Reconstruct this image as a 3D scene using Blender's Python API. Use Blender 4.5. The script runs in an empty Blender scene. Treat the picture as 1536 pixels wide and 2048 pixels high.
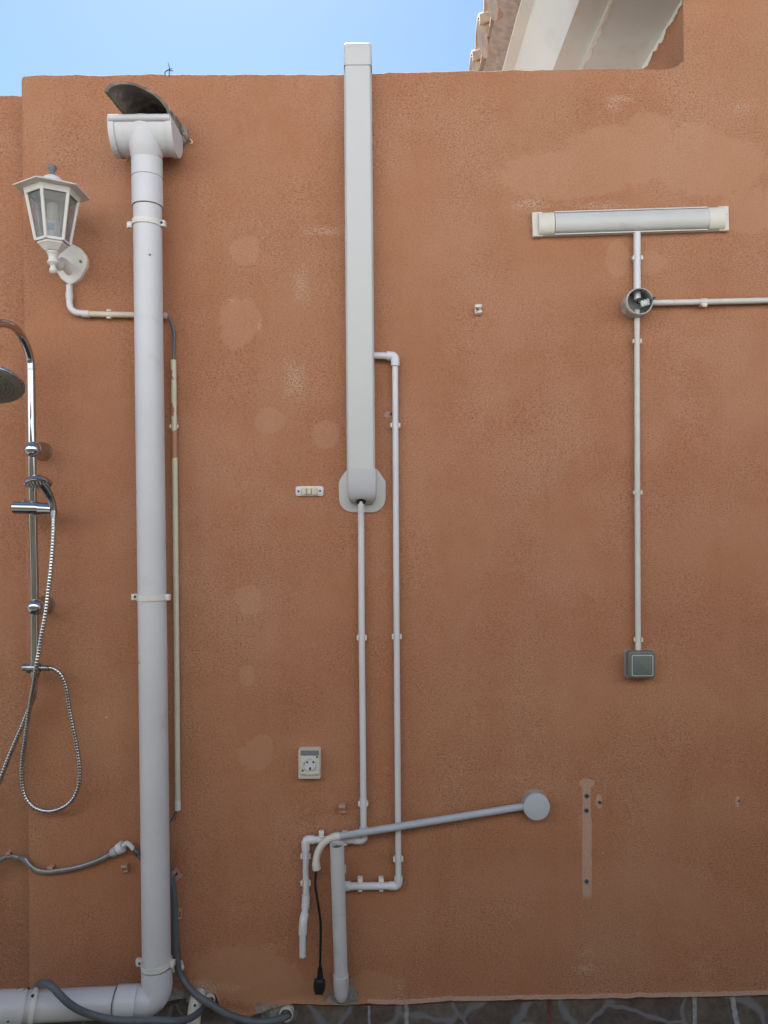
import bpy, bmesh, math, random
import numpy as np
from mathutils import Vector, Matrix, noise
random.seed(7)
R = math.radians
S = bpy.context.scene
C = S.collection

# ------------------------------------------------------------------ camera, sky, sun, exposure
D = 2.2; F = 1496.0; ZC = 1.6; RHO = 0.0087
cam = bpy.data.cameras.new("camera"); camo = bpy.data.objects.new("camera", cam); C.objects.link(camo)
cam.sensor_fit = 'VERTICAL'; cam.sensor_height = 36.0; cam.lens = F / 2048 * 36
cam.clip_start = 0.05; cam.clip_end = 3000
camo.matrix_world = Matrix.Translation((0, -D, ZC)) @ Matrix.Rotation(R(90), 4, 'X') @ Matrix.Rotation(-RHO, 4, 'Z')
S.camera = camo
SUN_EL = R(52); SUN_AZ = R(-14)            # azimuth measured from +Y (behind the wall), negative = to the left
w = bpy.data.worlds.new("World"); S.world = w; w.use_nodes = True
nt = w.node_tree; bg = nt.nodes["Background"]
sky = nt.nodes.new("ShaderNodeTexSky"); sky.sky_type = 'NISHITA'; sky.sun_disc = False
sky.sun_elevation = SUN_EL; sky.sun_rotation = SUN_AZ
sky.altitude = 0; sky.air_density = 1.0; sky.dust_density = 0.3; sky.ozone_density = 3.0
wb = nt.nodes.new("ShaderNodeVectorMath"); wb.operation = 'MULTIPLY'; wb.inputs[1].default_value = (.96, 1.04, 1.03)
nt.links.new(sky.outputs[0], wb.inputs[0]); nt.links.new(wb.outputs[0], bg.inputs[0]); bg.inputs[1].default_value = 0.053
sl = bpy.data.lights.new("sun", 'SUN'); sl.energy = 5.0; sl.angle = R(0.5); sl.color = (1, .96, .90)
so = bpy.data.objects.new("sun", sl); C.objects.link(so)
sd = Vector((math.sin(SUN_AZ) * math.cos(SUN_EL), math.cos(SUN_AZ) * math.cos(SUN_EL), math.sin(SUN_EL)))
so.location = sd * 20; so.rotation_euler = sd.to_track_quat('Z', 'Y').to_euler()
S.view_settings.view_transform = 'Standard'; S.view_settings.look = 'None'
S.view_settings.exposure = 1.72; S.view_settings.gamma = 1.0
S.render.engine = 'CYCLES'
S.render.resolution_x = 768; S.render.resolution_y = 1024

# ------------------------------------------------------------------ picture measurements -> wall space
def P(px, py, d=0.0):
    """world point at distance d in front of the wall plane"""
    u, v = px - 768, 1024 - py
    a = u * math.cos(RHO) + v * math.sin(RHO); b = -u * math.sin(RHO) + v * math.cos(RHO)
    k = (D - d) / F
    return Vector((a * k, -d, ZC + b * k))
def L(n, d=0.0): return n * (D - d) / F

# ------------------------------------------------------------------ mesh builder
class MB:
    def __init__(s): s.v = []; s.f = []
    def add(s, vs, fs):
        o = len(s.v); s.v += [Vector(x) for x in vs]; s.f += [tuple(i + o for i in f) for f in fs]; return s
    def bm(s, bm):
        bm.verts.index_update(); s.add([v.co.copy() for v in bm.verts], [[v.index for v in f.verts] for f in bm.faces]); bm.free(); return s
    def box(s, c, size, bev=0.0, rot=None, seg=2):
        b = bmesh.new(); bmesh.ops.create_cube(b, size=1)
        for v in b.verts: v.co = Vector((v.co.x * size[0], v.co.y * size[1], v.co.z * size[2]))
        if bev: bmesh.ops.bevel(b, geom=b.edges[:], offset=min(bev, min(size) * .49), segments=seg, affect='EDGES', profile=.5)
        for v in b.verts: v.co = (rot @ v.co if rot else v.co) + Vector(c)
        return s.bm(b)
    def tube(s, pts, r, seg=16, caps=True, up=None):
        pts = [Vector(p) for p in pts]; n = len(pts)
        rs = r if isinstance(r, (list, tuple)) else [r] * n
        T = []
        for i in range(n):
            a = pts[max(i - 1, 0)]; b = pts[min(i + 1, n - 1)]; T.append((b - a).normalized())
        N = T[0].orthogonal().normalized() if up is None else (Vector(up) - T[0] * Vector(up).dot(T[0])).normalized()
        vs = []; fs = []
        for i in range(n):
            if i:
                N = N - T[i] * N.dot(T[i])
                N = N.normalized() if N.length > 1e-6 else T[i].orthogonal().normalized()
            B = T[i].cross(N)
            rr = rs[i]; ra, rb = (rr if isinstance(rr, tuple) else (rr, rr))
            for k in range(seg):
                a = 2 * math.pi * k / seg; vs.append(pts[i] + N * math.cos(a) * ra + B * math.sin(a) * rb)
        for i in range(n - 1):
            for k in range(seg):
                k2 = (k + 1) % seg; fs.append((i * seg + k, i * seg + k2, (i + 1) * seg + k2, (i + 1) * seg + k))
        if caps: fs.append(tuple(range(seg))[::-1]); fs.append(tuple((n - 1) * seg + k for k in range(seg)))
        return s.add(vs, fs)
    def lathe(s, prof, o, ax=(0, 0, 1), seg=28, closed=False, xa=None, sq=1.0):
        """prof: list of (r,h) along axis; closed joins last to first"""
        ax = Vector(ax).normalized(); N = (Vector(xa) - ax * ax.dot(Vector(xa))).normalized() if xa else ax.orthogonal().normalized(); B = ax.cross(N)
        vs = []; fs = []; n = len(prof)
        for r_, h in prof:
            for k in range(seg):
                a = 2 * math.pi * k / seg; vs.append(Vector(o) + ax * h + (N * math.cos(a) + B * math.sin(a) * sq) * max(r_, 1e-5))
        for i in range(n if closed else n - 1):
            j = (i + 1) % n
            for k in range(seg):
                k2 = (k + 1) % seg; fs.append((i * seg + k, i * seg + k2, j * seg + k2, j * seg + k))
        if not closed: fs.append(tuple(range(seg))[::-1]); fs.append(tuple((n - 1) * seg + k for k in range(seg)))
        return s.add(vs, fs)
    def plate(s, poly, y0, y1, bev=0.0, seg=2):
        """polygon of (x,z), extruded from y0 (back) to y1 (front, smaller y)"""
        b = bmesh.new(); f = b.faces.new([b.verts.new((x, y0, z)) for x, z in poly])
        ex = bmesh.ops.extrude_face_region(b, geom=[f]); vv = [g for g in ex['geom'] if isinstance(g, bmesh.types.BMVert)]
        for v in vv: v.co.y = y1
        bmesh.ops.recalc_face_normals(b, faces=b.faces[:])
        if bev:
            b.edges.ensure_lookup_table()
            es = [e for e in b.edges if all(abs(v.co.y - y1) < 1e-7 for v in e.verts)]
            bmesh.ops.bevel(b, geom=es, offset=bev, segments=seg, affect='EDGES', profile=.5)
        return s.bm(b)
    def xf(s, m):
        s.v = [m @ v for v in s.v]; return s

WL = {}
def mesh_obj(name, mb, mat, parent=None, angle=35, keep=False, origin=None):
    m = bpy.data.meshes.new(name)
    c = Vector((0, 0, 0)) if keep else (Vector(origin) if origin else sum(mb.v, Vector()) / len(mb.v))
    m.from_pydata([tuple(v - c) for v in mb.v], [], mb.f); m.update()
    b = bmesh.new(); b.from_mesh(m); bmesh.ops.recalc_face_normals(b, faces=b.faces[:]); b.to_mesh(m); b.free()
    m.polygons.foreach_set('use_smooth', [True] * len(m.polygons))
    m.set_sharp_from_angle(angle=R(angle))
    m.materials.append(mat)
    o = bpy.data.objects.new(name, m); C.objects.link(o)
    if parent is not None: o.parent = parent; o.location = c - WL[parent.name]
    else: o.location = c
    WL[o.name] = c
    return o
def tag(o, label=None, cat=None, group=None, kind=None):
    if label: o['label'] = label
    if cat: o['category'] = cat
    if group: o['group'] = group
    if kind: o['kind'] = kind
    return o
def thing(name, loc, label, cat, group=None):
    o = bpy.data.objects.new(name, None); o.empty_display_size = .05; C.objects.link(o); o.location = loc; WL[o.name] = Vector(loc)
    return tag(o, label, cat, group)

def catmull(pts, n=8):
    pts = [Vector(p) for p in pts]; out = []
    q = [pts[0] * 2 - pts[1]] + pts + [pts[-1] * 2 - pts[-2]]
    for i in range(1, len(q) - 2):
        a, b, c, d_ = q[i - 1], q[i], q[i + 1], q[i + 2]
        for k in range(n):
            t = k / n
            out.append(.5 * ((2 * b) + (c - a) * t + (2 * a - 5 * b + 4 * c - d_) * t * t + (3 * b - a - 3 * c + d_) * t ** 3))
    out.append(pts[-1]); return out
def resample(pts, step):
    out = [pts[0]]; acc = 0
    for i in range(1, len(pts)):
        a, b = pts[i - 1], pts[i]; l = (b - a).length
        if l < 1e-9: continue
        t = step - acc
        while t <= l: out.append(a.lerp(b, t / l)); t += step
        acc = l - (t - step)
    return out
def fillet(pts, r, n=8):
    pts = [Vector(p) for p in pts]; out = [pts[0]]
    for i in range(1, len(pts) - 1):
        a, b, c = pts[i - 1], pts[i], pts[i + 1]; u = (a - b).normalized(); v = (c - b).normalized()
        ang = u.angle(v); t = min(r / math.tan(ang / 2), (a - b).length * .49, (c - b).length * .49)
        p0, p1 = b + u * t, b + v * t
        for k in range(n + 1):
            s_ = k / n; out.append(p0 * (1 - s_) ** 2 + b * 2 * s_ * (1 - s_) + p1 * s_ ** 2)
    out.append(pts[-1]); return out

# ------------------------------------------------------------------ materials
def mat(name, col, rough=.5, metal=0.0, var=.05, vscale=6.0, bump=0.0, bscale=60, spec=.5, specks=None, stain=None, trans=0.0, alpha=1.0, streak=None, coat=0.0):
    m = bpy.data.materials.new(name); m.use_nodes = True; n = m.node_tree.nodes; l = m.node_tree.links
    p = n["Principled BSDF"]; p.inputs['Roughness'].default_value = rough; p.inputs['Metallic'].default_value = metal
    p.inputs['Specular IOR Level'].default_value = spec; p.inputs['Transmission Weight'].default_value = trans
    p.inputs['Alpha'].default_value = alpha; p.inputs['Coat Weight'].default_value = coat
    g = n.new('ShaderNodeNewGeometry'); pos = g.outputs['Position']
    nz = n.new('ShaderNodeTexNoise'); nz.inputs['Scale'].default_value = vscale; nz.inputs['Detail'].default_value = 6; l.new(pos, nz.inputs['Vector'])
    mr = n.new('ShaderNodeMapRange'); mr.inputs['From Min'].default_value = .3; mr.inputs['From Max'].default_value = .7
    mr.inputs['To Min'].default_value = 1 - var; mr.inputs['To Max'].default_value = 1 + var; l.new(nz.outputs[0], mr.inputs[0])
    vm = n.new('ShaderNodeVectorMath'); vm.operation = 'SCALE'; vm.inputs[0].default_value = col[:3]; l.new(mr.outputs[0], vm.inputs['Scale'])
    cur = vm.outputs[0]
    def mixin(fac, c2):
        nonlocal cur
        mx = n.new('ShaderNodeMix'); mx.data_type = 'RGBA'; l.new(fac, mx.inputs[0]); l.new(cur, mx.inputs[6]); mx.inputs[7].default_value = (*c2[:3], 1); cur = mx.outputs[2]
    if stain:   # (colour, scale, threshold, strength)
        z = n.new('ShaderNodeTexNoise'); z.inputs['Scale'].default_value = stain[1]; z.inputs['Detail'].default_value = 8; z.inputs['Roughness'].default_value = .65; l.new(pos, z.inputs['Vector'])
        a = n.new('ShaderNodeMapRange'); a.inputs['From Min'].default_value = stain[2]; a.inputs['From Max'].default_value = stain[2] + .12; a.inputs['To Max'].default_value = stain[3]; l.new(z.outputs[0], a.inputs[0])
        mixin(a.outputs[0], stain[0])
    if specks:  # (colour, scale, radius, density)
        vo = n.new('ShaderNodeTexVoronoi'); vo.inputs['Scale'].default_value = specks[1]; l.new(pos, vo.inputs['Vector'])
        a = n.new('ShaderNodeMath'); a.operation = 'LESS_THAN'; l.new(vo.outputs['Distance'], a.inputs[0]); a.inputs[1].default_value = specks[2]
        sp = n.new('ShaderNodeSeparateColor'); l.new(vo.outputs['Color'], sp.inputs[0])
        b = n.new('ShaderNodeMath'); b.operation = 'LESS_THAN'; l.new(sp.outputs[0], b.inputs[0]); b.inputs[1].default_value = specks[3]
        c_ = n.new('ShaderNodeMath'); c_.operation = 'MULTIPLY'; l.new(a.outputs[0], c_.inputs[0]); l.new(b.outputs[0], c_.inputs[1])
        mixin(c_.outputs[0], specks[0])
    l.new(cur, p.inputs['Base Color'])
    r2 = n.new('ShaderNodeMapRange'); r2.inputs['To Min'].default_value = max(rough - .08, .02); r2.inputs['To Max'].default_value = min(rough + .08, 1); l.new(nz.outputs[0], r2.inputs[0]); l.new(r2.outputs[0], p.inputs['Roughness'])
    if metal > .9 and rough < .15: l.remove(p.inputs['Roughness'].links[0]); p.inputs['Roughness'].default_value = rough
    if bump:
        z = n.new('ShaderNodeTexNoise'); z.inputs['Scale'].default_value = bscale; z.inputs['Detail'].default_value = 4; l.new(pos, z.inputs['Vector'])
        bu = n.new('ShaderNodeBump'); bu.inputs['Strength'].default_value = bump; bu.inputs['Distance'].default_value = .002; l.new(z.outputs[0], bu.inputs['Height']); l.new(bu.outputs[0], p.inputs['Normal'])
    return m
M = {}
M['pvc'] = mat('white_pvc', (.60, .59, .60), .38, var=.04, vscale=5, specks=((.13, .12, .12), 20, .075, .30), stain=((.44, .40, .37), 9, .58, .40), bump=.04, bscale=40)
M['pvc2'] = mat('thin_white_pvc', (.66, .65, .66), .36, var=.03, specks=((.25, .24, .24), 40, .06, .08), stain=((.52, .48, .43), 18, .62, .3))
M['clamp'] = mat('clamp_plastic', (.70, .67, .62), .5, var=.06, vscale=30, stain=((.4, .36, .32), 40, .58, .5), specks=((.1, .1, .1), 90, .12, .12))
M['seam'] = mat('dark_joint', (.16, .14, .13), .8)
M['trunk'] = mat('ivory_trunking', (.54, .53, .515), .42, var=.025, vscale=4, stain=((.54, .51, .47), 7, .6, .25))
M['trunk_end'] = mat('grey_white_fitting', (.50, .495, .505), .4, var=.03)
M['cream'] = mat('aged_cream_plastic', (.62, .54, .42), .5, var=.07, vscale=25, stain=((.42, .36, .26), 30, .58, .5))
M['cream_light'] = mat('light_cream_plastic', (.66, .62, .54), .42, var=.04, vscale=20, specks=((.1, .1, .08), 120, .12, .1))
M['conduit'] = mat('pale_conduit', (.62, .60, .56), .45, var=.05, vscale=18, stain=((.45, .4, .33), 25, .6, .45))
M['grey_conduit'] = mat('grey_conduit', (.42, .44, .47), .4, var=.05, vscale=18, specks=((.1, .1, .1), 60, .1, .2), stain=((.34, .34, .33), 20, .56, .4))
M['grey_box'] = mat('grey_box_plastic', (.48, .50, .54), .42, var=.03)
M['box_dirty'] = mat('dirty_box_plastic', (.40, .38, .33), .5, var=.1, vscale=40, stain=((.2, .17, .12), 60, .52, .6))
M['box_open'] = mat('open_box_plastic', (.44, .41, .37), .45, var=.08, vscale=50)
M['box_in'] = mat('box_inside_plastic', (.24, .24, .23), .55, var=.15, vscale=60)
M['lantern'] = mat('white_painted_metal', (.70, .67, .62), .42, var=.05, vscale=30, stain=((.48, .42, .36), 50, .6, .5))
M['finial'] = mat('grey_finial', (.17, .17, .18), .5)
M['glass'] = mat('smoky_glass', (.30, .31, .31), .1, trans=.0, alpha=.30, var=.2, vscale=30)
M['bulb'] = mat('bulb_white', (.74, .75, .73), .35)
M['bulb_neck'] = mat('bulb_neck_cream', (.62, .60, .48), .5)
M['bulb_print'] = mat('bulb_blue_print', (.30, .42, .55), .5)
M['brass'] = mat('tarnished_screw', (.30, .24, .13), .45, metal=.8, var=.2, vscale=400)
M['screw'] = mat('dark_screw', (.05, .055, .06), .5, metal=.5)
M['chrome'] = mat('chrome', (.50, .50, .52), .06, metal=1.0, var=.03)
M['chrome_hose'] = mat('chrome_hose', (.55, .55, .55), .2, metal=1.0, var=.12, vscale=60)
M['chrome_dull'] = mat('dull_chrome', (.36, .37, .38), .28, metal=1.0, var=.15, vscale=80)
M['spray'] = mat('spray_face', (.20, .20, .17), .5, var=.1, vscale=60)
M['nozzle'] = mat('rubber_nozzle', (.09, .09, .08), .6)
M['hose_grey'] = mat('grey_hose', (.11, .125, .135), .5, var=.1, vscale=30, stain=((.2, .19, .17), 40, .58, .35))
M['hose_braid'] = mat('grey_braided_hose', (.17, .17, .16), .45, var=.2, vscale=60, stain=((.36, .22, .15), 14, .58, .5))
M['black'] = mat('black_rubber', (.012, .012, .013), .45)
M['blue_wire'] = mat('blue_wire', (.03, .06, .12), .4)
M['grey_wire'] = mat('slate_wire', (.11, .13, .15), .5)
M['clip_brown'] = mat('painted_clip', (.46, .27, .19), .6, var=.12, vscale=120, stain=((.5, .42, .34), 90, .6, .6))
M['clip_white'] = mat('white_clip', (.72, .69, .64), .45, var=.05, vscale=80, stain=((.45, .36, .28), 90, .62, .5))
M['clip_cream'] = mat('cream_clip', (.74, .62, .52), .5, var=.1, vscale=120)
M['plug_plastic'] = mat('wall_plug_grey', (.10, .12, .13), .6)
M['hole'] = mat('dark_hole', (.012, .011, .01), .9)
M['socket'] = mat('socket_ivory', (.62, .585, .50), .4, var=.04, vscale=40, stain=((.45, .4, .3), 60, .6, .4))
M['socket_in'] = mat('socket_white', (.62, .62, .62), .35)
M['socket_grey'] = mat('socket_label_grey', (.17, .19, .20), .35, var=.08, vscale=100)
M['switch'] = mat('switch_green_grey', (.13, .145, .13), .45, var=.03)
M['switch_base'] = mat('switch_base_grey', (.33, .32, .31), .5, var=.05)
M['switch_line'] = mat('switch_pale_line', (.55, .58, .54), .4)
M['diffuser'] = mat('frosted_diffuser', (.53, .52, .50), .3, var=.05, vscale=12, specks=((.2, .18, .15), 60, .12, .12))
M['alu'] = mat('painted_aluminium', (.60, .60, .58), .35, var=.04)
M['tile'] = mat('old_roof_tile', (.40, .31, .23), .85, var=.2, vscale=20, stain=((.22, .2, .17), 18, .52, .6), bump=.5, bscale=120)
M['spout'] = mat('clay_spout', (.30, .24, .18), .9, var=.22, vscale=25, stain=((.12, .11, .10), 22, .42, .85), bump=.6, bscale=150)
M['mortar'] = mat('rough_mortar', (.33, .29, .25), .95, var=.25, vscale=40, bump=1.0, bscale=160)
M['soffit'] = mat('soffit_paint', (.57, .59, .55), .75, var=.05, vscale=4, stain=((.46, .44, .38), 5, .58, .4), specks=((.2, .19, .17), 14, .05, .2), bump=.3, bscale=60)
M['paint'] = mat('white_paint', (.74, .73, .66), .7, var=.06, vscale=20, bump=.5, bscale=50)
M['twig'] = mat('dry_twig', (.07, .06, .05), .9)
M['terminal'] = mat('clear_terminal', (.62, .66, .62), .2, alpha=.8)
M['cement'] = mat('grey_cement', (.26, .245, .22), .95, var=.3, vscale=25, stain=((.13, .115, .10), 20, .48, .8), bump=1.2, bscale=90)

# old conduit with terracotta paint smears
def smear_mat():
    m = mat('paint_smeared_conduit', (.60, .57, .43), .5, var=.06, vscale=25)
    n = m.node_tree.nodes; l = m.node_tree.links; p = n['Principled BSDF']; src = p.inputs['Base Color'].links[0].from_socket
    g = n.new('ShaderNodeNewGeometry'); s = n.new('ShaderNodeSeparateXYZ'); l.new(g.outputs['Position'], s.inputs[0])
    z = n.new('ShaderNodeTexNoise'); z.inputs['Scale'].default_value = 38; z.inputs['Detail'].default_value = 5; l.new(g.outputs['Position'], z.inputs['Vector'])
    def band(z0, z1, thr):
        a = n.new('ShaderNodeMapRange'); a.interpolation_type = 'SMOOTHSTEP'; l.new(s.outputs[2], a.inputs[0]); c = (z0 + z1) / 2; h = abs(z1 - z0) / 2
        d = n.new('ShaderNodeMath'); d.operation = 'SUBTRACT'; l.new(s.outputs[2], d.inputs[0]); d.inputs[1].default_value = c
        e = n.new('ShaderNodeMath'); e.operation = 'ABSOLUTE'; l.new(d.outputs[0], e.inputs[0])
        l.new(e.outputs[0], a.inputs[0]); a.inputs['From Min'].default_value = h * .6; a.inputs['From Max'].default_value = h; a.inputs['To Min'].default_value = thr; a.inputs['To Max'].default_value = 1.0
        t = n.new('ShaderNodeMath'); t.operation = 'GREATER_THAN'; l.new(z.outputs[0], t.inputs[0]); l.new(a.outputs[0], t.inputs[1]); return t.outputs[0]
    zz = lambda py: P(348, py, .02).z
    f1 = band(zz(852), zz(925), .30); f2 = band(zz(800), zz(838), .55); f3 = band(zz(735), zz(765), .6)
    a = n.new('ShaderNodeMath'); a.operation = 'MAXIMUM'; l.new(f1, a.inputs[0]); l.new(f2, a.inputs[1])
    b = n.new('ShaderNodeMath'); b.operation = 'MAXIMUM'; l.new(a.outputs[0], b.inputs[0]); l.new(f3, b.inputs[1])
    mx = n.new('ShaderNodeMix'); mx.data_type = 'RGBA'; l.new(b.outputs[0], mx.inputs[0]); l.new(src, mx.inputs[6]); mx.inputs[7].default_value = (.42, .20, .12, 1); l.new(mx.outputs[2], p.inputs['Base Color'])
    return m
M['smear'] = smear_mat()

def wall_mat(name, attr):
    m = bpy.data.materials.new(name); m.use_nodes = True; n = m.node_tree.nodes; l = m.node_tree.links; p = n["Principled BSDF"]
    p.inputs['Roughness'].default_value = .92; p.inputs['Specular IOR Level'].default_value = .2
    g = n.new('ShaderNodeNewGeometry')
    def noi(scale, det=3, ro=.5, sc=None):
        z = n.new('ShaderNodeTexNoise'); z.inputs['Scale'].default_value = scale; z.inputs['Detail'].default_value = det; z.inputs['Roughness'].default_value = ro
        if sc:
            mp = n.new('ShaderNodeMapping'); mp.inputs['Scale'].default_value = sc; l.new(g.outputs['Position'], mp.inputs[0]); l.new(mp.outputs[0], z.inputs['Vector'])
        else: l.new(g.outputs['Position'], z.inputs['Vector'])
        return z.outputs[0]
    def mrange(x, a, b, c, d, smooth=False):
        r_ = n.new('ShaderNodeMapRange'); l.new(x, r_.inputs[0])
        if smooth: r_.interpolation_type = 'SMOOTHSTEP'
        for k, v in zip(('From Min', 'From Max', 'To Min', 'To Max'), (a, b, c, d)): r_.inputs[k].default_value = v
        return r_.outputs[0]
    def mul(a, b):
        q = n.new('ShaderNodeMath'); q.operation = 'MULTIPLY'; l.new(a, q.inputs[0])
        (l.new(b, q.inputs[1]) if not isinstance(b, float) else setattr(q.inputs[1], 'default_value', b)); return q.outputs[0]
    def mix(f, a, b):
        x = n.new('ShaderNodeMix'); x.data_type = 'RGBA'
        for s_, v in ((0, f), (6, a), (7, b)):
            if isinstance(v, tuple): x.inputs[s_].default_value = (*v, 1)
            elif isinstance(v, float): x.inputs[s_].default_value = v
            else: l.new(v, x.inputs[s_])
        return x.outputs[2]
    base = mix(mrange(noi(1.3, 4, .55), .38, .62, 0, 1), (.403, .182, .099), (.428, .212, .122))
    base = mix(mrange(noi(4.2, 6, .6), .42, .60, 0, .7), base, (.380, .163, .085))
    base = mix(mrange(noi(2.4, 3, .5, (1, 1, .4)), .55, .68, 0, .35), base, (.42, .235, .135))
    base = mix(mrange(noi(9, 4, .55, (1.8, 1, .12)), 0.50, .66, 0, .10), base, (.455, .250, .160))
    fine = noi(260, 3, .6, (.62, 1, 1.0)); med = noi(225, 2, .6, (.75, 1, 1))
    if attr:
        at = n.new('ShaderNodeAttribute'); at.attribute_name = 'patch'
        sp = n.new('ShaderNodeSeparateColor'); l.new(at.outputs['Color'], sp.inputs[0])
        edge = noi(38, 5, .65)
        def fld(sock, amp=.55, soft=.12):
            q = n.new('ShaderNodeMath'); q.operation = 'MULTIPLY_ADD'; l.new(edge, q.inputs[0]); q.inputs[1].default_value = amp; l.new(sock, q.inputs[2])
            return mrange(q.outputs[0], .5 + amp * .5 - soft, .5 + amp * .5 + soft, 0, 1, True)
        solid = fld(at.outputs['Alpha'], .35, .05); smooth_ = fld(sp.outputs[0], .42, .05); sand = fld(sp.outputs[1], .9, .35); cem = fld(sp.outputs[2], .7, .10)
        inv = mrange(smooth_, 0, 1, 1, .45)
        base = mix(mul(smooth_, .45), base, (.46, .252, .148))
    else: inv = None
    # sandy grain : light grit and dark pits
    gr = mrange(fine, .3, .7, .74, 1.26); pit = mrange(med, .57, .66, 0, .58)
    rough_area = mrange(noi(3.1, 3, .5), .35, .6, .35, 1.0)
    if inv: rough_area = mul(rough_area, inv)
    grn = n.new('ShaderNodeMath'); grn.operation = 'SUBTRACT'; l.new(gr, grn.inputs[0]); grn.inputs[1].default_value = 1.0
    g2 = n.new('ShaderNodeMath'); g2.operation = 'MULTIPLY_ADD'; l.new(grn.outputs[0], g2.inputs[0]); l.new(rough_area, g2.inputs[1]); g2.inputs[2].default_value = 1.0
    vm = n.new('ShaderNodeVectorMath'); vm.operation = 'SCALE'; l.new(base, vm.inputs[0]); l.new(g2.outputs[0], vm.inputs['Scale'])
    col = mix(mul(pit, rough_area), vm.outputs[0], (.13, .055, .035))
    if attr:
        col = mix(mul(sand, mrange(fine, .44, .56, .0, .75)), col, (.52, .37, .25))
        col = mix(cem, col, mix(mrange(noi(30, 5, .6), .4, .6, 0, 1), (.20, .17, .145), (.36, .33, .29)))
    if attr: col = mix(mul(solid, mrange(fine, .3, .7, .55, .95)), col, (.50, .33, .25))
    # isolated chips
    vo = n.new('ShaderNodeTexVoronoi'); vo.inputs['Scale'].default_value = 11; l.new(g.outputs['Position'], vo.inputs['Vector'])
    vs_ = n.new('ShaderNodeSeparateColor'); l.new(vo.outputs['Color'], vs_.inputs[0])
    chip = mul(mrange(vo.outputs['Distance'], .018, .035, 1, 0), mrange(vs_.outputs[0], .88, .89, 0, 1))
    col = mix(chip, col, (.60, .48, .38))
    l.new(col, p.inputs['Base Color'])
    # surface relief
    q = n.new('ShaderNodeMath'); q.operation = 'MULTIPLY_ADD'; l.new(med, q.inputs[0]); q.inputs[1].default_value = 1.6; l.new(fine, q.inputs[2])
    h = mul(q.outputs[0], rough_area)
    b1 = n.new('ShaderNodeBump'); b1.inputs['Strength'].default_value = .55; b1.inputs['Distance'].default_value = .0028; l.new(h, b1.inputs['Height'])
    b2 = n.new('ShaderNodeBump'); b2.inputs['Strength'].default_value = .5; b2.inputs['Distance'].default_value = .012; l.new(noi(9, 3, .5), b2.inputs['Height']); l.new(b1.outputs[0], b2.inputs['Normal'])
    l.new(b2.outputs[0], p.inputs['Normal'])
    return m
M['wall'] = wall_mat('terracotta_render', True)
M['wall_plain'] = wall_mat('terracotta_render_plain', False)

def stone_mat():
    m = bpy.data.materials.new('slate_crazy_paving'); m.use_nodes = True; n = m.node_tree.nodes; l = m.node_tree.links; p = n["Principled BSDF"]
    p.inputs['Roughness'].default_value = .7
    g = n.new('ShaderNodeNewGeometry')
    z0 = n.new('ShaderNodeTexNoise'); z0.inputs['Scale'].default_value = 7; l.new(g.outputs['Position'], z0.inputs['Vector'])
    ad = n.new('ShaderNodeVectorMath'); ad.operation = 'MULTIPLY_ADD'; l.new(z0.outputs['Color'], ad.inputs[0]); ad.inputs[1].default_value = (.12, .12, .12); l.new(g.outputs['Position'], ad.inputs[2])
    mp = n.new('ShaderNodeMapping'); mp.inputs['Scale'].default_value = (1, .05, 1.3); l.new(ad.outputs[0], mp.inputs[0])
    v = n.new('ShaderNodeTexVoronoi'); v.feature = 'DISTANCE_TO_EDGE'; v.inputs['Scale'].default_value = 5.2; l.new(mp.outputs[0], v.inputs['Vector'])
    v2 = n.new('ShaderNodeTexVoronoi'); v2.inputs['Scale'].default_value = 5.2; l.new(mp.outputs[0], v2.inputs['Vector'])
    z = n.new('ShaderNodeTexNoise'); z.inputs['Scale'].default_value = 26; z.inputs['Detail'].default_value = 9; z.inputs['Roughness'].default_value = .7; l.new(g.outputs['Position'], z.inputs['Vector'])
    cr = n.new('ShaderNodeValToRGB'); l.new(z.outputs[0], cr.inputs[0]); e = cr.color_ramp.elements
    e[0].position = .3; e[0].color = (.080, .070, .064, 1); e[1].position = .72; e[1].color = (.23, .195, .165, 1)
    x = e.new(.5); x.color = (.145, .125, .108, 1)
    hs = n.new('ShaderNodeMix'); hs.data_type = 'RGBA'; hs.blend_type = 'MULTIPLY'; hs.inputs[0].default_value = .9; l.new(cr.outputs[0], hs.inputs[6]); sv = n.new('ShaderNodeSeparateColor'); l.new(v2.outputs['Color'], sv.inputs[0]); cg = n.new('ShaderNodeMix'); cg.data_type = 'RGBA'; l.new(sv.outputs[0], cg.inputs[0]); cg.inputs[6].default_value = (.62, .55, .58, 1); cg.inputs[7].default_value = (1, .97, .88, 1); l.new(cg.outputs[2], hs.inputs[7])
    fe = n.new('ShaderNodeMapRange'); l.new(v.outputs['Distance'], fe.inputs[0]); fe.inputs['From Min'].default_value = .018; fe.inputs['From Max'].default_value = .05; fe.inputs['To Min'].default_value = 1; fe.inputs['To Max'].default_value = 0
    mx = n.new('ShaderNodeMix'); mx.data_type = 'RGBA'; l.new(fe.outputs[0], mx.inputs[0]); l.new(hs.outputs[2], mx.inputs[6]); mx.inputs[7].default_value = (.185, .185, .20, 1)
    l.new(mx.outputs[2], p.inputs['Base Color'])
    b = n.new('ShaderNodeBump'); b.inputs['Strength'].default_value = .6; b.inputs['Distance'].default_value = .006; l.new(z.outputs[0], b.inputs['Height']); l.new(b.outputs[0], p.inputs['Normal'])
    return m
M['stone'] = stone_mat()
M['red_joint'] = mat('red_brown_joint', (.13, .06, .045), .9, var=.3, vscale=60, bump=.8, bscale=120)
M['white_joint'] = mat('pale_joint', (.30, .31, .32), .8, var=.3, vscale=60, stain=((.55, .55, .53), 40, .6, .7))
M['ground'] = mat('terrace_tiles', (.12, .11, .10), .8, var=.15, vscale=3)
M['shade_hedge'] = mat('shade_hedge_green', (.045, .043, .03), .8, var=.4, vscale=6, bump=1, bscale=20)
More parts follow.
